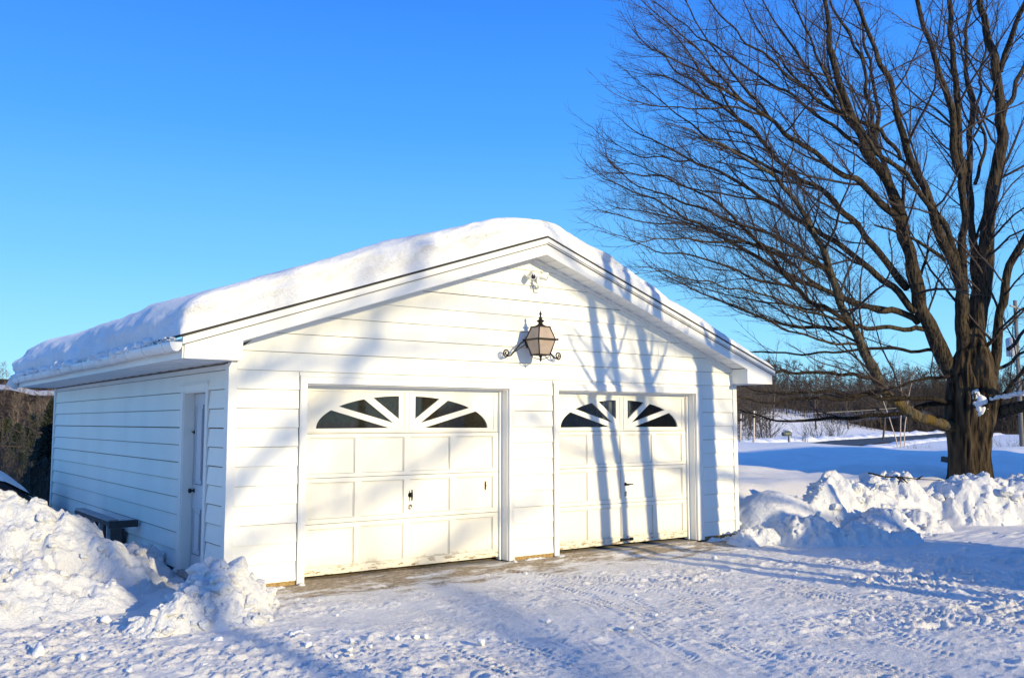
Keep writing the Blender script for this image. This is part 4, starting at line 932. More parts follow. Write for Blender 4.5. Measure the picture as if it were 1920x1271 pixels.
LIMBS = [  # traced limbs: points, start and end radius in photo pixels, change of depth toward the tip
 ([(1800, 720), (1770, 672), (1753, 626), (1727, 584), (1713, 524), (1703, 467), (1695, 433), (1682, 388), (1668, 348), (1655, 325), (1624, 290), (1606, 240), (1593, 205), (1575, 163), (1562, 110), (1553, 52), (1540, -20), (1525, -90)], 21, 3.0, -1.5, 0),
 ([(1668, 350), (1645, 318), (1632, 270), (1632, 221), (1628, 184), (1612, 107), (1590, 60), (1563, 20), (1545, -60)], 7, 2, 1.2, 0),
 ([(1684, 392), (1670, 345), (1655, 301), (1643, 262), (1650, 210), (1640, 150), (1622, 80), (1610, 0), (1605, -80)], 7, 2, 2.5, 0),
 ([(1692, 425), (1661, 392), (1630, 355), (1606, 336), (1578, 325), (1547, 301), (1501, 267), (1471, 242), (1440, 221), (1390, 188), (1330, 150), (1270, 118), (1225, 88)], 9, 1.2, -2.6, 0),
 ([(1700, 540), (1676, 510), (1651, 476), (1625, 448), (1600, 416), (1575, 390), (1547, 365), (1517, 341), (1486, 328), (1455, 295), (1440, 270), (1390, 228), (1330, 185), (1260, 150), (1210, 140)], 9.5, 1.2, -1.2, 0),
 ([(1716, 585), (1693, 552), (1679, 538), (1651, 521), (1623, 499), (1600, 482), (1560, 450), (1510, 418), (1450, 380), (1380, 340), (1300, 300), (1230, 268), (1175, 235)], 9, 1.2, 1.0, 0),
 ([(1722, 605), (1700, 594), (1678, 583), (1634, 578), (1591, 566), (1536, 542), (1473, 514), (1420, 478), (1350, 440), (1280, 405), (1200, 365), (1130, 335)], 8.5, 1.1, -.8, 0),
 ([(1719, 600), (1690, 586), (1657, 578), (1600, 570), (1550, 545), (1480, 490), (1400, 452), (1310, 425), (1220, 400), (1150, 388)], 6.5, 1.1, .8, 0),
 ([(1736, 618), (1678, 612), (1634, 612), (1575, 617), (1497, 616), (1438, 601), (1406, 585), (1339, 560), (1270, 530), (1215, 500)], 6.5, 1.0, -1.4, 0),
 ([(1750, 656), (1700, 659), (1678, 656), (1634, 654), (1591, 658), (1536, 664), (1457, 666), (1414, 660)], 4.5, 2.0, 0, .8),
 ([(1800, 800), (1775, 796), (1733, 786), (1705, 774), (1678, 750), (1654, 727), (1634, 691), (1615, 648), (1595, 609), (1575, 562), (1556, 507), (1544, 459), (1520, 420), (1490, 375), (1450, 335), (1400, 300), (1340, 265), (1280, 240)], 15.5, 1.4, -2.2, .35),
 ([(1597, 612), (1583, 604), (1536, 573), (1497, 542), (1457, 503), (1434, 471), (1406, 432), (1360, 392), (1300, 358), (1230, 330), (1165, 318)], 6, 1.0, -3.0, 0),
 ([(1560, 520), (1520, 480), (1480, 455), (1420, 430), (1350, 405), (1270, 375), (1190, 345), (1140, 300)], 5, 1.0, -3.6, 0),
 ([(1640, 708), (1613, 705), (1583, 703), (1497, 701), (1453, 699)], 4.5, 3.0, -2.0, .7),
 ([(1790, 702), (1772, 707), (1737, 711), (1700, 720), (1668, 727)], 5.5, 2.2, -1.2, .3),
 ([(1790, 758), (1733, 746), (1709, 743), (1680, 750), (1646, 742), (1600, 745), (1540, 750), (1497, 751), (1438, 752), (1379, 743)], 6.5, 1.6, -2.5, .2),
 ([(1790, 752), (1760, 752), (1720, 762), (1678, 777), (1615, 783), (1536, 786), (1457, 787), (1426, 780), (1385, 768)], 7.5, 1.6, 1.0, .2),
 ([(1650, 735), (1600, 738), (1540, 735), (1480, 738), (1420, 732), (1370, 720)], 5, 1.2, -3.0, .1),
 ([(1812, 715), (1806, 655), (1808, 600), (1801, 550), (1793, 499), (1775, 474), (1759, 433), (1747, 391), (1727, 345), (1705, 290), (1690, 240), (1678, 180), (1650, 120), (1625, 60), (1600, 0), (1580, -80)], 17, 2.4, -1.6, 0),
 ([(1795, 490), (1784, 448), (1759, 405), (1736, 371), (1700, 330), (1660, 300), (1620, 255), (1585, 215), (1560, 160), (1530, 100), (1500, 40), (1470, -30)], 8, 1.6, -2.8, 0),
 ([(1816, 680), (1811, 600), (1806, 520), (1804, 476), (1808, 425), (1810, 382), (1802, 340), (1802, 255), (1799, 198), (1790, 156), (1788, 99), (1783, 42), (1785, -20), (1780, -110)], 12, 5, .8, 0),
 ([(1806, 340), (1788, 278), (1785, 207), (1771, 159), (1754, 113), (1745, 85), (1731, 34), (1718, -20), (1700, -100)], 10, 4, -.8, 0),
 ([(1832, 715), (1834, 640), (1838, 567), (1846, 510), (1852, 453), (1855, 397), (1862, 345), (1876, 283), (1878, 227), (1876, 170), (1872, 127), (1856, 93), (1841, 37), (1838, -20), (1830, -100)], 23, 6, .6, 0),
 ([(1875, 135), (1888, 90), (1902, 50), (1920, 10), (1945, -60)], 8, 5, -.6, 0),
 ([(1880, 225), (1892, 185), (1907, 150), (1922, 120), (1950, 50)], 7, 4, 1.2, 0),
 ([(1824, 690), (1824, 620), (1826, 538), (1824, 453), (1822, 397), (1817, 340), (1819, 255), (1824, 198), (1815, 170), (1807, 130), (1807, 85), (1820, 20), (1825, -60)], 12, 3, 1.6, 0),
 ([(1828, 345), (1838, 310), (1849, 272), (1842, 238), (1830, 210), (1838, 150), (1850, 95), (1845, 40), (1850, -40)], 5, 2, 2.2, 0),
 ([(1858, 740), (1868, 690), (1872, 623), (1880, 567), (1884, 510), (1899, 487), (1920, 453), (1955, 390), (1990, 300)], 13, 6, -.8, .1),
 ([(1845, 785), (1868, 772), (1900, 762), (1935, 752), (1990, 735), (2060, 690)], 17, 9, -1.5, .2),
 ([(1868, 768), (1881, 742), (1896, 722), (1920, 690), (1950, 640), (1990, 570)], 6, 3, -2, .2),
 ([(1872, 690), (1895, 676), (1920, 662), (1970, 640)], 4.5, 2.5, .8, .2),
 ([(1890, 655), (1905, 635), (1925, 615), (1960, 560)], 5, 3, 1, .2),
 ([(1830, 690), (1850, 650), (1870, 620), (1895, 600), (1925, 575)], 5, 2.5, -1, .3),
 ([(1772, 488), (1740, 470), (1700, 440), (1670, 425), (1640, 422)], 5, 2, -.6, .3), ([(1733, 602), (1742, 570), (1755, 530), (1772, 505), (1785, 470)], 3, 1.2, .5, .6),
 ([(1727, 515), (1737, 495), (1740, 460), (1746, 430)], 4, 2, .2, .5),
 ([(1688, 300), (1670, 262), (1640, 240), (1590, 220), (1540, 190), (1490, 150), (1440, 110), (1390, 70), (1340, 20), (1310, -40)], 5.5, 1.3, -2.2, 0),
 ([(1625, 292), (1590, 262), (1550, 228), (1500, 190), (1450, 160), (1390, 120), (1330, 80), (1270, 40), (1225, 5)], 5, 1.1, .8, 0),
 ([(1606, 245), (1570, 200), (1530, 150), (1490, 95), (1450, 40), (1420, -20)], 5, 1.4, -.6, 0),
 ([(1450, 228), (1400, 175), (1350, 110), (1310, 50), (1280, 0), (1262, -40)], 3.5, 1.0, -2.0, 0),
 ([(1420, 255), (1370, 205), (1320, 140), (1280, 80), (1240, 40), (1215, 20)], 3.2, .9, -1.8, 0),
 ([(1480, 330), (1420, 300), (1350, 268), (1290, 232), (1240, 190), (1200, 160)], 4, 1.0, -.5, 0),
 ([(1556, 507), (1500, 482), (1430, 462), (1350, 455), (1270, 448), (1195, 455)], 4, .9, -3.2, 0),
 ([(1583, 604), (1520, 588), (1450, 562), (1380, 540), (1300, 522), (1235, 508)], 3.6, .9, -3.4, 0),
 ([(1497, 542), (1430, 528), (1360, 500), (1290, 478), (1210, 470), (1160, 442)], 3.6, .9, -2.6, 0),
 ([(1634, 577), (1560, 584), (1480, 570), (1400, 562), (1330, 545), (1270, 522)], 3.6, .9, .5, 0),
 ([(1615, 648), (1550, 640), (1480, 622), (1420, 592), (1370, 565), (1320, 552)], 3.6, .9, -2.0, 0),
 ([(1540, 190), (1480, 130), (1430, 70), (1400, 10), (1380, -40)], 3.2, .9, -1.5, 0),
 ([(1390, 188), (1330, 120), (1270, 60), (1220, 20), (1190, -10)], 3.0, .9, -2.8, 0),
 ([(1330, 185), (1270, 130), (1215, 90), (1185, 55)], 2.6, .9, -1.2, 0),
 ([(1350, 440), (1280, 422), (1200, 415), (1130, 395)], 3.0, .9, -.8, 0),
 ([(1440, 221), (1380, 200), (1310, 200), (1240, 205), (1180, 190)], 3.0, .9, -2.6, 0),
 ([(1450, 380), (1380, 372), (1300, 350), (1220, 320), (1150, 300)], 3.0, .9, 1.2, 0),
 ([(1300, 300), (1240, 300), (1180, 290), (1135, 262)], 2.6, .9, 1.2, 0),
]
TRACED = []
n_tw = 0
for i, (pts, r0, r1, dd, st) in enumerate(LIMBS):
    n = len(pts); d0 = 0.0; bestq = 13.0
    for opx, odd in TRACED:            # a limb starts at the depth of the limb it grows from
        q = np.hypot(opx[:, 0]-pts[0][0], opx[:, 1]-pts[0][1]); j = int(q.argmin())
        if q[j] < bestq: bestq = q[j]; d0 = float(odd[j])
    dk = [d0+(dd-d0)*(k/(n-1))**1.2 for k in range(n)]
    tt_ = np.linspace(0, n-1, n*8); TRACED.append((np.stack([np.interp(tt_, range(n), [p[q_] for p in pts]) for q_ in (0, 1)], -1), np.interp(tt_, range(n), dk)))
    P3 = np.array([TP(x, y, dk[k]) for k, (x, y) in enumerate(pts)])
    L = np.linalg.norm(np.diff(P3, axis=0), axis=1).sum(); m = max(8, int(L/.16)); P = smooth_line(P3, m)
    P[1:-1] += np.stack([vnoise(np.arange(m)*.42+37.1*i, np.full(m, float(k)), seed=13) for k in range(3)], -1)[1:-1]*.05
    R = (r0*(1-np.linspace(0, 1, m))**1.0+r1*np.linspace(0, 1, m))*TD/FPX*.74
    R *= 1+.10*vnoise(np.arange(m)*.5, np.full(m, i*3.3), seed=4)
    V, F = tubes_arrays([(P, R)], 14 if r0 > 8 else 8)
    lm = link('limb', mesh_arrays('limb', V, F), BARK_LICHEN if i == 10 else (BARK_SHADED if 8 < i < 18 else BARK_LIMB), maple)
    if st >= 2: continue
    off = pts[-1][0] > 1880 or pts[-1][1] < -30
    L1, L2, L3 = ramify(P, R, rngT, TC, dens=(.31, .118, .062), start=max(.16, st*.5) if r0 > 6 else .10, levels=3, lim=1.35 if off else (2.2 if i in (14, 15, 16, 17, 9, 13) else 1.0))
    # a spray of fine shoots at the tip
    for q in range(4):
        c, cr_ = shoot(P[-1-q], side_dir(unit(P[-1]-P[-4]), rngT.uniform(.1, .5), rngT), rngT.uniform(.5, 1.3), .007, rngT, 6, .1, .03)
        L1.append((c, cr_))
        for s in range(1, 6):
            c2, cr2 = shoot(c[s], side_dir(unit(c[s]-c[s-1]), .7, rngT), rngT.uniform(.15, .45), .004, rngT, 4, .14, .03); L2.append((c2, cr2))
    def vis(l):   # leave out shoots wholly above or right of what can be seen
        return l
    parts = []; base = 0; VV, FF = [], []
    for lst, sd in ((L1, 5), (L2, 4), (L3, 3)):
        if not lst: continue
        V, F = tubes_arrays(lst, sd); VV.append(V); FF.append(F+base); base += len(V)
    if VV: link('twigs', mesh_arrays('twigs', np.concatenate(VV), np.concatenate(FF)), TWIG, lm); n_tw += base
print('maple twig verts', n_tw)
# snow lodged in the crotch, along the low right limb
rng = np.random.default_rng(12); gs, F3, base = [], [], 0
for px, py, s in [(1832, 738, .10), (1836, 752, .14), (1830, 762, .11), (1838, 770, .12), (1846, 765, .09), (1828, 748, .08), (1842, 742, .08)]:
    V, Fc = clod(ICO3, s, s, s*1.2, rng); gs.append(V*np.array([1,1,1.])+at(px, py, TD-.40)); F3.append(Fc+base); base += len(V)
for px in range(1860, 1990, 9):
    V, Fc = clod(ICO2, .10, .10, .05, rng); gs.append(V+at(px, 752-.20*(px-1860), TD-.5-.010*(px-1860))+np.array([0, 0, .05])); F3.append(Fc+base); base += len(V)
tag(link('crotch_snow', mesh_arrays('crotch_snow', np.concatenate(gs), None, np.concatenate(F3)), SNOW), 'white snow lodged in the crotch of the big maple trunk', 'snow')

# ------------------------------------------------------------------ other trees
def bare_tree(h, rng, r0=None, spread=.5, nl=14, levels=2, lean=0, stem_r=None, twl=.35, low=.25):
    """polylines of a bare tree standing at the origin"""
    r0 = r0 or h*.012; n = 10
    P, R = shoot(np.zeros(3), np.array([lean, rng.normal()*.05, 1.]), h, r0, rng, n, .05, .03, taper=.12)
    L = [(P, R)]
    for i in range(nl):
        s = rng.uniform(low, .97); p = np.array([np.interp(s*n, range(n+1), P[:, k]) for k in range(3)]); r = np.interp(s*n, range(n+1), R)
        a = rng.uniform(0, 6.28); e = rng.uniform(.35, 1.1); d = np.array([math.cos(a)*math.cos(e), math.sin(a)*math.cos(e), math.sin(e)])
        c, cr_ = shoot(p, d, h*spread*(1.05-s)*rng.uniform(.6, 1.2)+h*.05, r*.55, rng, 6, .10, .06); L.append((c, cr_))
        if levels > 1:
            for q in range(int(rng.integers(5, 9))):
                j = int(rng.integers(1, 6)); c2, cr2 = shoot(c[j], side_dir(unit(c[j]-c[j-1]), rng.uniform(.4, .9), rng), h*twl*.45*rng.uniform(.4, 1.), max(.004, cr_[j]*.5), rng, 4, .14, .06); L.append((c2, cr2))
                if levels > 2:
                    for q2 in range(5):
                        j2 = int(rng.integers(1, 4)); L.append(shoot(c2[j2], side_dir(unit(c2[j2]-c2[j2-1]), rng.uniform(.4, .9), rng), h*.05*rng.uniform(.5, 1.2), max(.003, cr2[j2]*.5), rng, 3, .15, .05))
    return L
def place_tree(name, L, loc, mat_, label, cat, group=None, sides=4, split=True, scale=1.0):
    root = empty(name, loc, label, cat, group)
    V, F = tubes_arrays(L[:1], 8); o = bpy.data.objects.new('trunk', mesh_arrays('trunk', V*scale, F)); o.data.materials.append(mat_); COL.objects.link(o); o.parent = root
    V, F = tubes_arrays(L[1:], sides); o = bpy.data.objects.new('crown', mesh_arrays('crown', V*scale, F)); o.data.materials.append(mat_ if mat_ is not BIRCH else WOODS_LIGHT); COL.objects.link(o); o.parent = root
    return root
def plant(px, py, d): p = at(px, py, d); return (p[0], p[1], gz(p[0], p[1])-.1)
rb = np.random.default_rng(404)
# hills behind everything
def hills():
    th = np.linspace(-16, 78, 520); rd = np.r_[np.linspace(150, 620, 60), 640, 700]
    T_, Rr = np.meshgrid(np.radians(th), rd); X = CAM[0]+Rr*np.sin(T_); Y = CAM[1]+Rr*np.cos(T_)
    deg = np.degrees(T_)
    top_l = 22+5*fbm(deg*.14, deg*0, oct=3, seed=201); top_r = np.interp(deg, [40, 50, 53, 58, 62, 66, 78], [16, 17, 14.5, 18, 17, 17, 19])+1.5*fbm(deg*.5, deg*0, oct=3, seed=203)
    wl = 1-sst(25, 40, deg); top = wl*top_l+(1-wl)*top_r
    lo = wl*(-14)+(1-wl)*5.0
    st = wl*170+(1-wl)*235
    Z = lo+(top-lo)*sst(0, 1, (Rr-st)/(560-st))+1.6*fbm(X*.03, Y*.03, oct=4, seed=205)*sst(200, 300, Rr)
    Z = np.where(Rr < st, lo-6*sst(0, 60, st-Rr), Z); Z[-1] -= 12
    n_y, n_x = X.shape; ii = (np.arange(n_y-1)[:, None]*n_x+np.arange(n_x-1)[None]).ravel(); F = np.stack([ii, ii+n_x, ii+1+n_x, ii+1], -1)
    return np.stack([X, Y, Z], -1), F
HV, HF = hills()
def m_hill():
    m, t, b, o = mat('wooded_hillside'); n = N(t)
    c = n.ramp(n.noise(.12, 7, .75, n.mapped((1, 1, 3))), [(.35, (.045, .036, .028)), (.55, (.095, .072, .055)), (.70, (.13, .10, .08))])
    sn = n.ramp(n.noise(.013, 3, .5), [(.60, 0.), (.64, 1.)]); c = n.mixc(sn, c, (.78, .78, .80))
    n.L(c, b.inputs['Base Color']); b.inputs['Roughness'].default_value = 1; b.inputs['Specular IOR Level'].default_value = 0
    n.L(n.bump(n.noise(.35, 6, .8), 3.0), b.inputs['Normal']); return m
tag(link('hills', mesh_arrays('hills', HV.reshape(-1, 3), HF), m_hill()), kind='structure')
def far_ridge():
    th = np.radians(np.linspace(-16, 40, 200)); V, F = [], []
    for i, t in enumerate(th):
        z = 58+9*float(fbm(np.array([math.degrees(t)*.12]), np.array([0.]), oct=4, seed=33)[0])
        for r_, zz_ in ((1500, -30), (1700, z*.5), (1900, z), (2100, z*.6)): V.append((CAM[0]+r_*math.sin(t), CAM[1]+r_*math.cos(t), zz_))
    for i in range(len(th)-1):
        for k in range(3): a = i*4+k; F.append((a, a+1, a+5, a+4))
    return mesh_arrays('far_hills', V, F)
m_fh = m_simple('hazy_blue_ridge', (.10, .11, .13), 1, 0, .3, .02)
tag(link('far_hills', far_ridge(), m_fh), kind='structure')
def hill_z(x, y):
    r = math.hypot(x-CAM[0], y-CAM[1]); t = math.degrees(math.atan2(x-CAM[0], y-CAM[1]))
    a = (t+16)/94*(HV.shape[1]-1); rr_ = np.linalg.norm(HV[:, 0, :2]-CAM[:2], axis=1); j = np.interp(r, rr_, range(len(rr_)))
    return float(HV[int(round(j)), int(np.clip(round(a), 0, HV.shape[1]-1)), 2])
# woods that read as one mass
TPL = [tubes_arrays(bare_tree(1.0, rb, .010, .42, 13, 2, twl=.30, low=.04), 3) for _ in range(7)]
def wood(name, spots, mat_, label):
    VV, FF, base = [], [], 0
    for (x, y, z, h, k) in spots:
        V, F = TPL[k]; a = rb.uniform(0, 6.28); c, s = math.cos(a), math.sin(a)
        wdt = h*rb.uniform(.9, 1.5); W_ = np.stack([(V[:, 0]*c-V[:, 1]*s)*wdt, (V[:, 0]*s+V[:, 1]*c)*wdt, V[:, 2]*h], -1)
        VV.append(W_+np.array([x, y, z])); FF.append(F+base); base += len(V)
    return tag(link(name, mesh_arrays(name, np.concatenate(VV), np.concatenate(FF)), mat_), label, 'woods', kind='stuff')
def spots(n, th0, th1, r0, r1, h0, h1, maxz=None):
    o_ = []
    for _ in range(n):
        t = R_(rb.uniform(th0, th1)); r = rb.uniform(r0, r1); x, y = CAM[0]+r*math.sin(t), CAM[1]+r*math.cos(t)
        z = max(hill_z(x, y) if r > 160 else -99, gz(x, y))-.3
        o_.append((x, y, z, rb.uniform(h0, h1), int(rb.integers(7))))
    return o_
wood('woods', spots(420, 48, 68, 190, 250, 6, 11)+spots(560, 47, 70, 250, 560, 6, 10)+spots(420, 49, 69, 182, 240, 1.8, 4.5), WOODS, 'dark bare woods along the far side of the snowy field')
wood('woods', spots(170, 46, 51.9, 105, 185, 3.5, 7), WOODS, 'dense dark bare thicket to the right of the garage')
wood('woods', spots(260, 5, 16, 120, 210, 7, 11)+spots(420, 3, 18, 210, 560, 6, 11), WOODS_LIGHT, 'grey brown bare woods on the hillside left of the garage')
wood('woods', spots(170, 6, 15, 45, 110, 5, 9), WOODS, 'brown brushy woods on the slope behind the garage')

def brush(name, loc, n, h, rad, label, mat_=WOODS, group=None, cat='bush', r=.010):
    L = []
    for i in range(n):
        a = rb.uniform(0, 6.28); q = rad*math.sqrt(rb.uniform())*.6; e = rb.uniform(.7, 1.5); d = np.array([math.cos(a)*math.cos(e), math.sin(a)*math.cos(e), math.sin(e)])
        c, cr_ = shoot(np.array([q*math.cos(a), q*math.sin(a), 0]), d, h*rb.uniform(.5, 1.1), r, rb, 6, .12, .02); L.append((c, cr_))
        for _ in range(7):
            j = int(rb.integers(1, 7)); L.append(shoot(c[j], side_dir(unit(c[j]-c[j-1]), rb.uniform(.3, .9), rb), h*.3*rb.uniform(.4, 1.1), r*.5, rb, 4, .15, .03))
    V, F = tubes_arrays(L, 3); o = link(name, mesh_arrays(name, V, F), mat_); o.location = loc
    return tag(o, label, cat, group)
# right side field
place_tree('bare_tree', bare_tree(9.5, rb, .13, .5, 16, 3), plant(1655, 812, 108), WOODS, 'slim bare tree at the far road edge behind the low maple limb', 'tree')
place_tree('bare_tree', bare_tree(13, rb, .16, .55, 20, 3), plant(1530, 800, 150), WOODS, 'wide bare tree rising above the woods left of the field', 'tree')
place_tree('bare_tree', bare_tree(12, rb, .15, .55, 20, 3), plant(1590, 800, 165), WOODS, 'bare tree rising above the woods in the middle of the field edge', 'tree')
place_tree('bare_tree', bare_tree(14, rb, .16, .5, 18, 3), plant(1450, 800, 160), WOODS, 'bare tree rising above the woods just right of the garage eave', 'tree')
place_tree('bare_tree', bare_tree(12, rb, .16, .5, 18, 3), plant(1700, 800, 175), WOODS, 'bare tree on the skyline left of the maple trunk', 'tree')
for i, (px, lean, hh) in enumerate([(1683, -.10, 7.5), (1688, -.02, 8.2), (1696, .05, 7.8)]):
    place_tree('birch_tree', bare_tree(hh, rb, .062, .28, 9, 2, lean=lean, low=.5), plant(px, 829, 84), BIRCH, ['pale leaning birch, left stem of the clump of three before the road', 'tallest pale birch in the middle of the clump of three', 'pale birch on the right of the clump of three'][i], 'tree', 'birches in front of the road')
for i, (px, py, d, n, h, rad, lab) in enumerate([(1538, 833, 118, 46, 3.9, 3.2, 'broad leafless brown bush in the field beyond the road'), (1400, 842, 100, 40, 3.6, 3.5, 'dark leafless bush beside the right garage wall'),
        (1430, 838, 112, 34, 3.2, 2.6, 'dark leafless bush left of the snowy mailbox'), (1570, 832, 128, 24, 4.4, 1.8, 'tall narrow leafless bush at the right of the broad brown one'), (1715, 838, 62, 16, 1.1, .9, 'thin dry weeds standing in the snow left of the maple trunk'), (1735, 838, 60, 12, 1.0, .7, 'thin dry weeds close to the left edge of the maple trunk'),
        (1890, 832, 70, 30, 1.5, 1.0, 'small round leafless shrub in the snow right of the maple trunk'), (1497, 838, 95, 10, 2.0, 1.4, 'tiny bare sapling beside the snowy mailbox')]):
    brush('leafless_bush' if i not in (4, 5) else 'dry_weeds', plant(px, py, d), n, h, rad, lab, WOODS if i not in (4, 5, 6) else WOODS_LIGHT, r=.022 if d > 80 else .010)
POLE = m_simple('pale_pole', (.48, .42, .36), .7, 0, .15, 4)
for px, pt, pb, dd_, lab in [(1387, 776, 842, 62, 'shorter thin pale marker pole near the garage wall'), (1412, 770, 846, 58, 'taller thin pale marker pole before the road')]:
    b_ = at(px, pb, dd_); t_ = at(px+2, pt, dd_); m = MB(); g0 = gz(b_[0], b_[1]); m.tube([(b_[0], b_[1], min(g0, b_[2])-.3), tuple(t_)], [.075, .06], 8); v_ = Vector(t_)
    root = empty('marker_pole', (b_[0], b_[1], g0), lab, 'pole'); m.build('post', POLE, root)
    m = MB(); q_ = Vector(at(px+1.7, pt+11, dd_)); m.tube([q_-Vector((0, 0, .08)), q_+Vector((0, 0, .08))], .085, 8); m.build('dark_band', IRON, root)
# mailbox with a cap of snow
p = np.array(plant(1480, 838, 74)); mb = empty('mailbox', tuple(p), 'small roadside mailbox on a post with a cap of snow', 'mailbox')
m = MB(); m.box(p[0]-.07, p[0]+.07, p[1]-.07, p[1]+.07, p[2]-.3, p[2]+1.25); m.build('post', WOODGREY, mb)
m = MB(); m.tube([(p[0]-.65, p[1]+.1, p[2]+1.42), (p[0]+.15, p[1]-.05, p[2]+1.42)], .17, 12); m.build('box', m_simple('dull_green_metal', (.12, .14, .12), .5), mb)
V, Fc = clod(ICO3, .55, .25, .10, np.random.default_rng(3)); link('snow_cap', mesh_arrays('snow_cap', V+p+np.array([-.25, 0, 1.66]), None, Fc), SNOW, mb)
# utility pole and wires at the right edge
pp = plant(1916, 830, 52); up_ = empty('utility_pole', pp, 'grey utility pole with a transformer behind the right maple limbs', 'utility pole')
tpz = at(1916, 560, 52)[2]; m = MB(); m.tube([(pp[0], pp[1], pp[2]-.5), (pp[0], pp[1], tpz)], [.13, .10], 12); m.build('pole', m_simple('dark_weathered_pole', (.15, .14, .13), .9), up_)
m = MB(); cz_ = at(1912, 650, 52); m.lathe([(.02, -.55), (.26, -.5), (.27, .45), (.22, .52), (.04, .58)], (pp[0]-.35*_r[0], pp[1]-.35*_r[1], cz_[2]), 16); m.build('transformer', m_simple('grey_transformer_paint', (.40, .43, .46), .5), up_)
m = MB(); m.tube([(pp[0]-1.0, pp[1]-.2, tpz-.4), (pp[0]+1.0, pp[1]+.2, tpz-.4)], .055, 6); m.build('crossarm', WOODGREY, up_)
WIRE = m_simple('pale_wire', (.42, .40, .38), .5)
a_, b_ = at(1425, 779, 88), at(1900, 741, 125); pts = [tuple(a_+(b_-a_)*t+np.array([0, 0, -1.1*4*t*(1-t)*.35])) for t in np.linspace(0, 1, 24)]
m = MB(); m.tube(pts, .017, 5); o = m.build('overhead_wire', WIRE); tag(o, 'pale overhead wire strung low across the woods', 'wire')
# twig lying in the bank, plank by the tree
m = MB(); m.tube([at(1628, 886, 15.9), at(1660, 894, 15.7), at(1690, 894, 15.6), at(1720, 898, 15.7), at(1765, 900, 16.0)], [.016, .014, .012, .010, .006], 6)
for a, b in (((1690, 895), (1684, 908)), ((1690, 895), (1702, 905)), ((1680, 893), (1694, 904)), ((1720, 898), (1730, 892))): m.tube([at(*a, 15.6), at(*b, 15.4)], [.018, .008], 5)
tag(m.build('fallen_branch', BARK_LIMB), 'dark fallen branch lying on top of the right snow bank', 'branch')
pa, pb_ = at(1766, 860, 22.5), at(1800, 866, 22.2); m = MB(); m.tube([pa, pb_], .09, 4); tag(m.build('old_plank', m_simple('dark_plank', (.12, .09, .07), .9)), 'short dark plank sticking out of the snow left of the maple trunk', 'plank')

# ------------------------------------------------------------------ left side: car, rack, evergreens, brush
def evergreen(loc, h, rad, label, mat_, seed, cat='tree', dens=9000, open_=.0, leaf=1.0):
    rng = np.random.default_rng(seed); root = empty('evergreen_tree', loc, label, cat)
    P, R = shoot(np.zeros(3), np.array([0, 0, 1.]), h, h*.022, rng, 8, .02, .02); V, F = tubes_arrays([(P, R)], 8); o = bpy.data.objects.new('trunk', mesh_arrays('trunk', V, F)); o.data.materials.append(BARK_LIMB); COL.objects.link(o); o.parent = root
    n = dens; z = h*(.06+.94*rng.uniform(size=n)**.8); a = rng.uniform(0, 6.28, n); lay = np.floor(z/h*14); a2 = rng.normal(size=n)*.16+np.floor(a/6.28*9)*.7+lay*1.3
    rmax = rad*(1.04-z/h)**.85*(.75+.35*np.sin(lay*2.1+a2*3)); q = rmax*np.sqrt(rng.uniform(size=n)); c = np.stack([q*np.cos(a2), q*np.sin(a2), z-.18*q], -1)
    d = np.stack([np.cos(a2), np.sin(a2), -.2+.4*rng.normal(size=n)], -1)+.5*rng.normal(size=(n, 3)); d /= np.linalg.norm(d, axis=1, keepdims=True); s = np.cross(d, rng.normal(size=(n, 3))); s /= np.linalg.norm(s, axis=1, keepdims=True)
    ln = (.16+.14*rng.uniform(size=n))[:, None]*leaf; wd = ln*.22; V = np.stack([c-d*ln*.5, c+s*wd, c+d*ln*.6, c-s*wd], 1).reshape(-1, 3); F = np.arange(n*4).reshape(-1, 4)
    o = bpy.data.objects.new('crown', mesh_arrays('crown', V, F, smooth=False)); o.data.materials.append(mat_); COL.objects.link(o); o.parent = root; return root
def ground_at(px, d): p = at(px, 800, d); return (p[0], p[1], gz(p[0], p[1])-.15)
l = ground_at(102, 26); zt = at(96, 752, 26)[2]; evergreen(l, zt-l[2], 1.0, 'dark evergreen tree tight behind the rear corner of the garage', NEEDLE, 5, dens=14000)
l = ground_at(34, 62); zt = at(34, 795, 62)[2]; evergreen(l, zt-l[2], 1.5, 'small dark blue spruce among the brush at the left edge', NEEDLE, 6, dens=5000, leaf=1.6)
l = ground_at(60, 74); zt = at(60, 778, 74)[2]; evergreen(l, zt-l[2], 2.4, 'green pine above the brush halfway to the garage corner', NEEDLE2, 7, dens=6000, leaf=2)
l = ground_at(12, 70); zt = at(12, 786, 70)[2]; evergreen(l, zt-l[2], 2.6, 'olive green pine at the far left edge', NEEDLE2, 8, dens=6000, leaf=2)
for i, (px, d, top, n, rad, lab) in enumerate([(30, 24, 838, 70, 2.0, 'dark tangled bush behind the parked car'), (70, 22, 826, 80, 1.6, 'dark tangled bush before the dark evergreen'), (92, 19, 872, 60, 1.0, 'brown bush low beside the rear garage corner'),
        (8, 30, 818, 60, 2.2, 'dark tangled bush at the left edge'), (52, 32, 812, 70, 2.2, 'dark tangled bush between the spruce and the evergreen'), (84, 36, 802, 60, 2.0, 'brushy bush under the far pine')]):
    l = ground_at(px, d); zt = at(px, top, d)[2]; brush('tangled_bush', l, n, zt-l[2], rad, lab, WOODS if i % 2 else m_simple('dark_brush', (.05, .037, .024), .9, 0, .4, 2), r=.012)

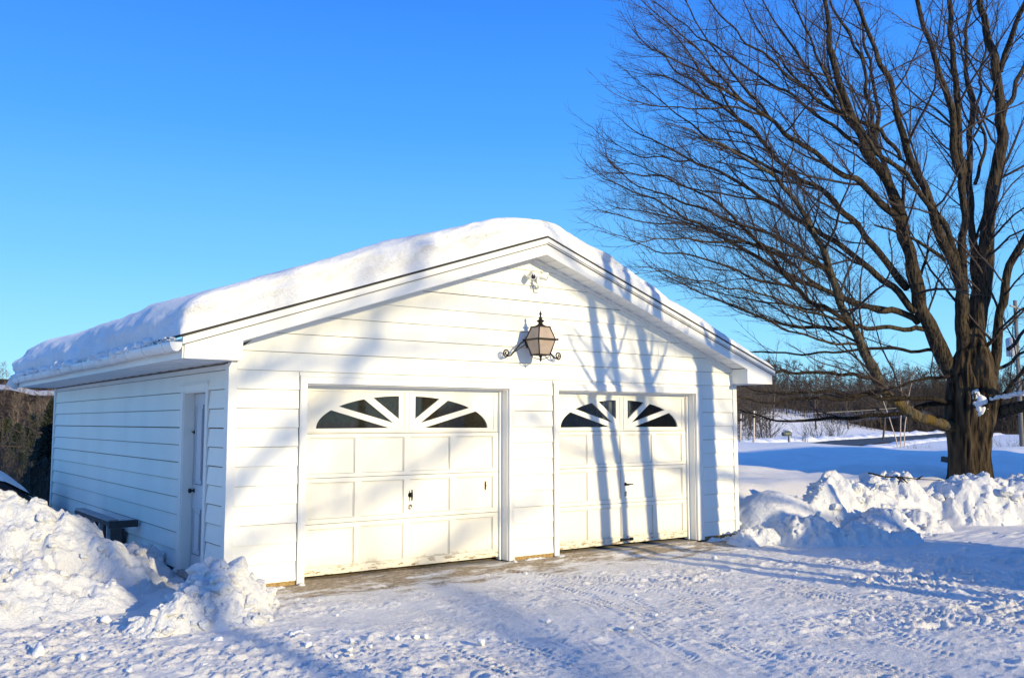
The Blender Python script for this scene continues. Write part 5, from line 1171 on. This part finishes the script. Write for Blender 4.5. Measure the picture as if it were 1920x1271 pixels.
# parked car, mostly hidden behind the pile
CX, CY = at(-76, 885, 15.5)[:2]; cg = gz(CX, CY); ctop = at(5, 893, 15.5)[2]
car = empty('parked_car', (CX, CY, ctop-1.40), 'dark parked car with a rounded cap of snow at the left edge', 'car'); z0 = ctop-1.40
CARP = m_simple('dark_car_paint', (.012, .013, .016), .25, .2); TYRE = m_simple('black_rubber', (.02, .02, .02), .85); CG = m_simple('dark_car_glass', (.01, .012, .015), .05)
def carsec(name, prof, hw, ins, mt, par):   # side profile (along x) swept across y with tumblehome
    m = MB(); n = len(prof)
    for s, (w0) in ((-1, hw), (1, hw)): pass
    V = [(CX+x, CY-hw+ins*max(0, z-.9), z0+z) for x, z in prof]+[(CX+x, CY+hw-ins*max(0, z-.9), z0+z) for x, z in prof]
    F = [tuple(range(n)), tuple(range(n, 2*n))[::-1]]+[(i, i+n, (i+1) % n+n, (i+1) % n) for i in range(n)]
    m.add(V, F); return m.build(name, mt, par, .03)
carsec('body', [(-2.1, .30), (1.26, .30), (1.32, .55), (1.30, .88), (1.18, .95), (-1.7, .97), (-2.12, .90), (-2.15, .5)], .86, 0, CARP, car)
carsec('cabin', [(1.15, .94), (.55, 1.36), (.35, 1.40), (-1.0, 1.40), (-1.3, 1.34), (-1.75, .96)], .80, .30, CARP, car)
carsec('windshield', [(1.10, 1.0), (.62, 1.33), (.66, 1.345), (1.15, 1.0)], .70, .3, CG, car)
for s in (-1, 1):
    m = MB(); yy = CY+s*.735; m.hexa([(CX-1.5, yy-.01, z0+1.0), (CX+.9, yy-.01, z0+1.0), (CX+.9, yy+.03*s, z0+1.0), (CX-1.5, yy+.03*s, z0+1.0), (CX-1.2, yy-.01-s*.09, z0+1.32), (CX+.5, yy-.01-s*.09, z0+1.32), (CX+.5, yy+.03*s-s*.09, z0+1.32), (CX-1.2, yy+.03*s-s*.09, z0+1.32)]); m.build('side_window', CG, car)
    for xx in (-1.35, .72):
        m = MB(); m.tube([(CX+xx, CY+s*.70, z0+.33), (CX+xx, CY+s*.88, z0+.33)], .33, 20); wh = m.build('wheel', TYRE, car); m = MB(); m.tube([(CX+xx, CY+s*.875, z0+.33), (CX+xx, CY+s*.885, z0+.33)], .19, 14); m.build('rim', CHROME, wh)
Vc = []; K = 40
uu, vv = np.meshgrid(np.linspace(-1, 1, K), np.linspace(-1, 1, K)); hx_ = 1.22; hump = .19*np.maximum(0, 1-np.abs(uu)**3)**.7*np.maximum(0, 1-np.abs(vv)**5)**.7
Zc = np.interp(uu*hx_-.25, [-1.6, -1.2, -1, .35, .6, 1.0], [1.1, 1.36, 1.40, 1.40, 1.33, 1.10])+hump+.012*fbm(uu*3, vv*3, oct=3, seed=3)
Vc = np.stack([CX-.25+uu*hx_, CY+vv*.72, z0+Zc], -1).reshape(-1, 3); ii = (np.arange(K-1)[:, None]*K+np.arange(K-1)[None]).ravel()
tag(link('car_snow', mesh_arrays('car_snow', Vc, np.stack([ii, ii+1, ii+1+K, ii+K], -1)), SNOW), 'rounded snow on the roof of the dark parked car', 'snow')

# slatted rack leaning on the side wall
rk = empty('slatted_rack', (-.3, 3.0, 0), 'old slatted wooden rack standing half buried against the side wall', 'rack')
DKW = m_simple('dark_wet_wood', (.05, .045, .045), .8, 0, .3, 20); GRW = m_simple('grey_rack_board', (.32, .32, .33), .7, 0, .2, 10)
def rot_to(p, y): return p
m = MB(); m.box(-.36, -.24, 2.86, 4.9, .572, .60); m.build('top_board', GRW, rk)
m = MB(); m.box(-.38, -.02, 2.74, 2.85, .50, .585); m.box(-.37, -.33, 2.86, 4.9, .52, .57); m.box(-.24, -.20, 2.86, 4.9, .53, .57); m.build('top_frame', DKW, rk)
for i in range(7):
    m = MB(); y = 3.0+i*.22; m.hexa([(-.34, y, .0), (-.34, y+.05, .0), (-.30, y+.05, .0), (-.30, y, .0), (-.37, y-.12, .53), (-.37, y-.07, .53), (-.33, y-.07, .53), (-.33, y-.12, .53)]); m.build('slat', GRW if i % 2 == 0 else DKW, rk)
m = MB(); m.box(-.07, -.04, 3.35, 4.7, -.05, .42); m.build('back_board', DKW, rk); rk.location.y += .5; rk.location.z -= .07

# ------------------------------------------------------------------ behind the camera: what throws the shadows seen in the photograph
def bank_height(x): return np.interp(x, [5.4, 6.1, 7.3, 8.6, 9.2, 10.4, 11.2, 30], [.1, .55, 1.05, 1.75, 2.4, 2.45, 1.5, 1.3])
xs = np.linspace(5.2, 30, 300); vs_ = np.linspace(-1, 1, 25); Xb, Vb_ = np.meshgrid(xs, vs_); Yb = -9.4-.0*Xb+Vb_*1.3
Zb_ = bank_height(Xb)*np.sqrt(np.maximum(0, 1-Vb_**2))*(1+.12*fbm(Xb*1.2, Yb, oct=4, seed=301))-.03
n_x = len(xs); ii = (np.arange(24)[:, None]*n_x+np.arange(n_x-1)[None]).ravel()
tag(link('snow_pile', mesh_arrays('snow_pile', np.stack([Xb, Yb, Zb_], -1).reshape(-1, 3), np.stack([ii, ii+1, ii+1+n_x, ii+n_x], -1)), SNOW_ROUGH), 'ploughed snow bank across the drive, outside the right of the view', 'snow pile')
hs = empty('neighbour_house', (27, -14.5, 0), 'low house with a gabled roof across the drive, outside the view', 'house'); m = MB()
m.box(19.6, 36, -19, -12, -.2, 3.3); m.build('wall', m_simple('pale_house_siding', (.55, .52, .46), .7), hs)
m = MB(); m.hexa([(19.1, -19.5, 3.3), (36.5, -19.5, 3.3), (36.5, -11.5, 3.3), (19.1, -11.5, 3.3), (19.1, -14.01, 7.9), (36.5, -14.01, 7.9), (36.5, -14.0, 7.9), (19.1, -14.0, 7.9)]); m.build('roof', SHINGLE, hs)
for x in (22, 26, 31): m = MB(); m.box(x, x+1.1, -11.99, -11.95, 1.0, 2.2); f_ = m.build('window', TRIM, hs); m = MB(); m.box(x+.06, x+1.04, -11.94, -11.93, 1.06, 2.14); m.build('pane', CG, f_)
def stem_tree(name, stem, r0, r1, seed, label):
    rng = np.random.default_rng(seed); P = smooth_line(stem, 40); R = np.linspace(r0, r1, 40); L = [(P, R)]
    for i in range(16):
        j = int(rng.integers(16, 39)); c, cr_ = shoot(P[j], side_dir(unit(P[j]-P[j-1]), rng.uniform(.4, .8), rng), rng.uniform(.5, 1.3), R[j]*.4, rng, 6, .1, .06); L.append((c, cr_))
        for q in range(5): k = int(rng.integers(1, 6)); L.append(shoot(c[k], side_dir(unit(c[k]-c[k-1]), .7, rng), rng.uniform(.2, .6), .006, rng, 4, .12, .05))
    root = empty(name, tuple(stem[0]), label, 'tree'); lo = Vector(stem[0])
    for nm, l_, sd in (('trunk', L[:1], 10), ('crown', L[1:], 4)):
        V, F = tubes_arrays(l_, sd); link(nm, mesh_arrays(nm, V, F), BARK_LIMB, root)
def from_wall(pts, dist):   # the stem whose shadow falls on these points of the front wall
    return [np.array([x, 0, z])-SUNV*(dist/SUNV[1]) for x, z in pts]
def stem(pts, dist, tilt=.0):
    P = from_wall(pts, dist); g = P[0].copy(); g[2] = -.1; return [g]+P
stem_tree('shade_tree', stem([(7.36, .2), (7.34, 1.0), (7.32, 1.9), (7.30, 3.0), (7.2, 4.5), (7.1, 6.5), (7.1, 9)], 7.5), .27, .08, 1, 'stout bare tree outside the view whose shadow crosses the right garage door jamb')
stem_tree('shade_tree', stem([(6.40, .2), (6.30, 1.0), (6.22, 1.7), (6.11, 2.5), (5.95, 3.2), (5.8, 4.2), (5.6, 6.5), (5.6, 8.5)], 7.8), .135, .05, 2, 'slim bare tree outside the view whose shadow runs down the right garage door')
stem_tree('shade_tree', stem([(5.48, .1), (5.45, .8), (5.36, 1.4), (5.22, 2.1), (5.15, 2.8), (5.02, 3.6), (4.9, 5), (4.8, 7.5)], 7.4), .125, .05, 3, 'curved bare tree outside the view, left of the slim one')
stem_tree('shade_tree', stem([(5.84, .1), (5.80, .8), (5.72, 1.3), (5.55, 1.9), (5.47, 2.8), (5.38, 3.5), (5.3, 5), (5.3, 7)], 7.0), .085, .035, 4, 'thin bare stem outside the view, right of the curved tree')
def limb_tree(label, trunk, limbs, dist, seed):
    rng = np.random.default_rng(seed); P = smooth_line(stem(trunk, dist), 30); R = np.linspace(.16, .08, 30); root = empty('shade_tree', tuple(P[0]), label, 'tree')
    V, F = tubes_arrays([(P, R)], 12); link('trunk', mesh_arrays('trunk', V, F), BARK_LIMB, root)
    for pts, r0, r1 in limbs:
        p3 = np.array([np.array([x, 0, z])-SUNV*((dist+rng.uniform(-2, 2))/SUNV[1]) for x, z in pts]); m = 30; p3 = smooth_line(p3, m); r = np.linspace(r0, r1, m)
        V, F = tubes_arrays([(p3, r)], 8); lm = link('limb', mesh_arrays('limb', V, F), BARK_LIMB, root)
        L1, L2, L3 = ramify(p3, r, rng, P[10], dens=(.26, .20, .2), start=.1, levels=2, lens=(2.0, .8, .3))
        VV, FF, base = [], [], 0
        for l_, sd in ((L1, 4), (L2, 3)):
            V, F = tubes_arrays(l_, sd); VV.append(V); FF.append(F+base); base += len(V)
        link('twigs', mesh_arrays('twigs', np.concatenate(VV), np.concatenate(FF)), TWIG, lm)
limb_tree('wide bare tree outside the view whose limbs dapple the left gable', [(-.75, -6), (-.78, -1), (-.8, 2), (-.7, 5)], [([(-.8, -.3), (-.3, .65), (.3, 1.40), (.75, 1.72), (1.3, 2.2), (2.0, 3.4), (2.2, 4.4)], .11, .04), ([(-.8, 1.6), (.6, 2.6), (1.9, 3.25), (2.9, 3.3), (3.9, 3.05)], .06, .04), ([(-.8, 1.9), (.9, 2.45), (2.2, 2.75), (3.1, 2.75), (3.9, 2.5)], .07, .03), ([(-.8, .2), (.9, .7), (2.0, 1.0), (2.9, 1.5), (3.5, 1.75), (4.3, 2.0)], .055, .035), ([(-.7, -1.8), (1.0, -.9), (2.2, -.1), (2.9, .35), (3.5, .6), (4.2, .8)], .075, .06)], 36, 51)
limb_tree('wide bare tree outside the view whose limbs dapple the right gable', [(9.9, -4.5), (9.9, -1), (9.8, 2), (9.7, 5)], [([(9.8, 2.0), (8.0, 2.6), (6.2, 3.0), (4.9, 3.5), (4.0, 4.0)], .09, .03), ([(9.8, 1.0), (8.2, 1.6), (6.8, 1.9), (5.4, 2.5), (4.4, 3.2)], .06, .025), ([(9.8, 0.0), (7.8, 1.0), (6.0, 1.3), (4.6, 1.5), (3.9, 1.9)], .06, .025)], 22, 52)
for i, (xw, dist, h, sd) in enumerate([(.4, 74, 17.0, 1), (2.6, 92, 21.5, 2), (4.4, 80, 18.6, 3)]):
    g = np.array([xw, 0, 0])-SUNV*(dist/SUNV[1]); place_tree('shade_tree', bare_tree(h, np.random.default_rng(800+sd), .20, .36, 15, 3, low=.6), (g[0], g[1], -.1), WOODS, ['distant bare tree far behind the viewpoint, the first from the left', 'distant bare tree far behind the viewpoint, the second from the left', 'distant bare tree far behind the viewpoint, the last from the left'][i], 'tree')
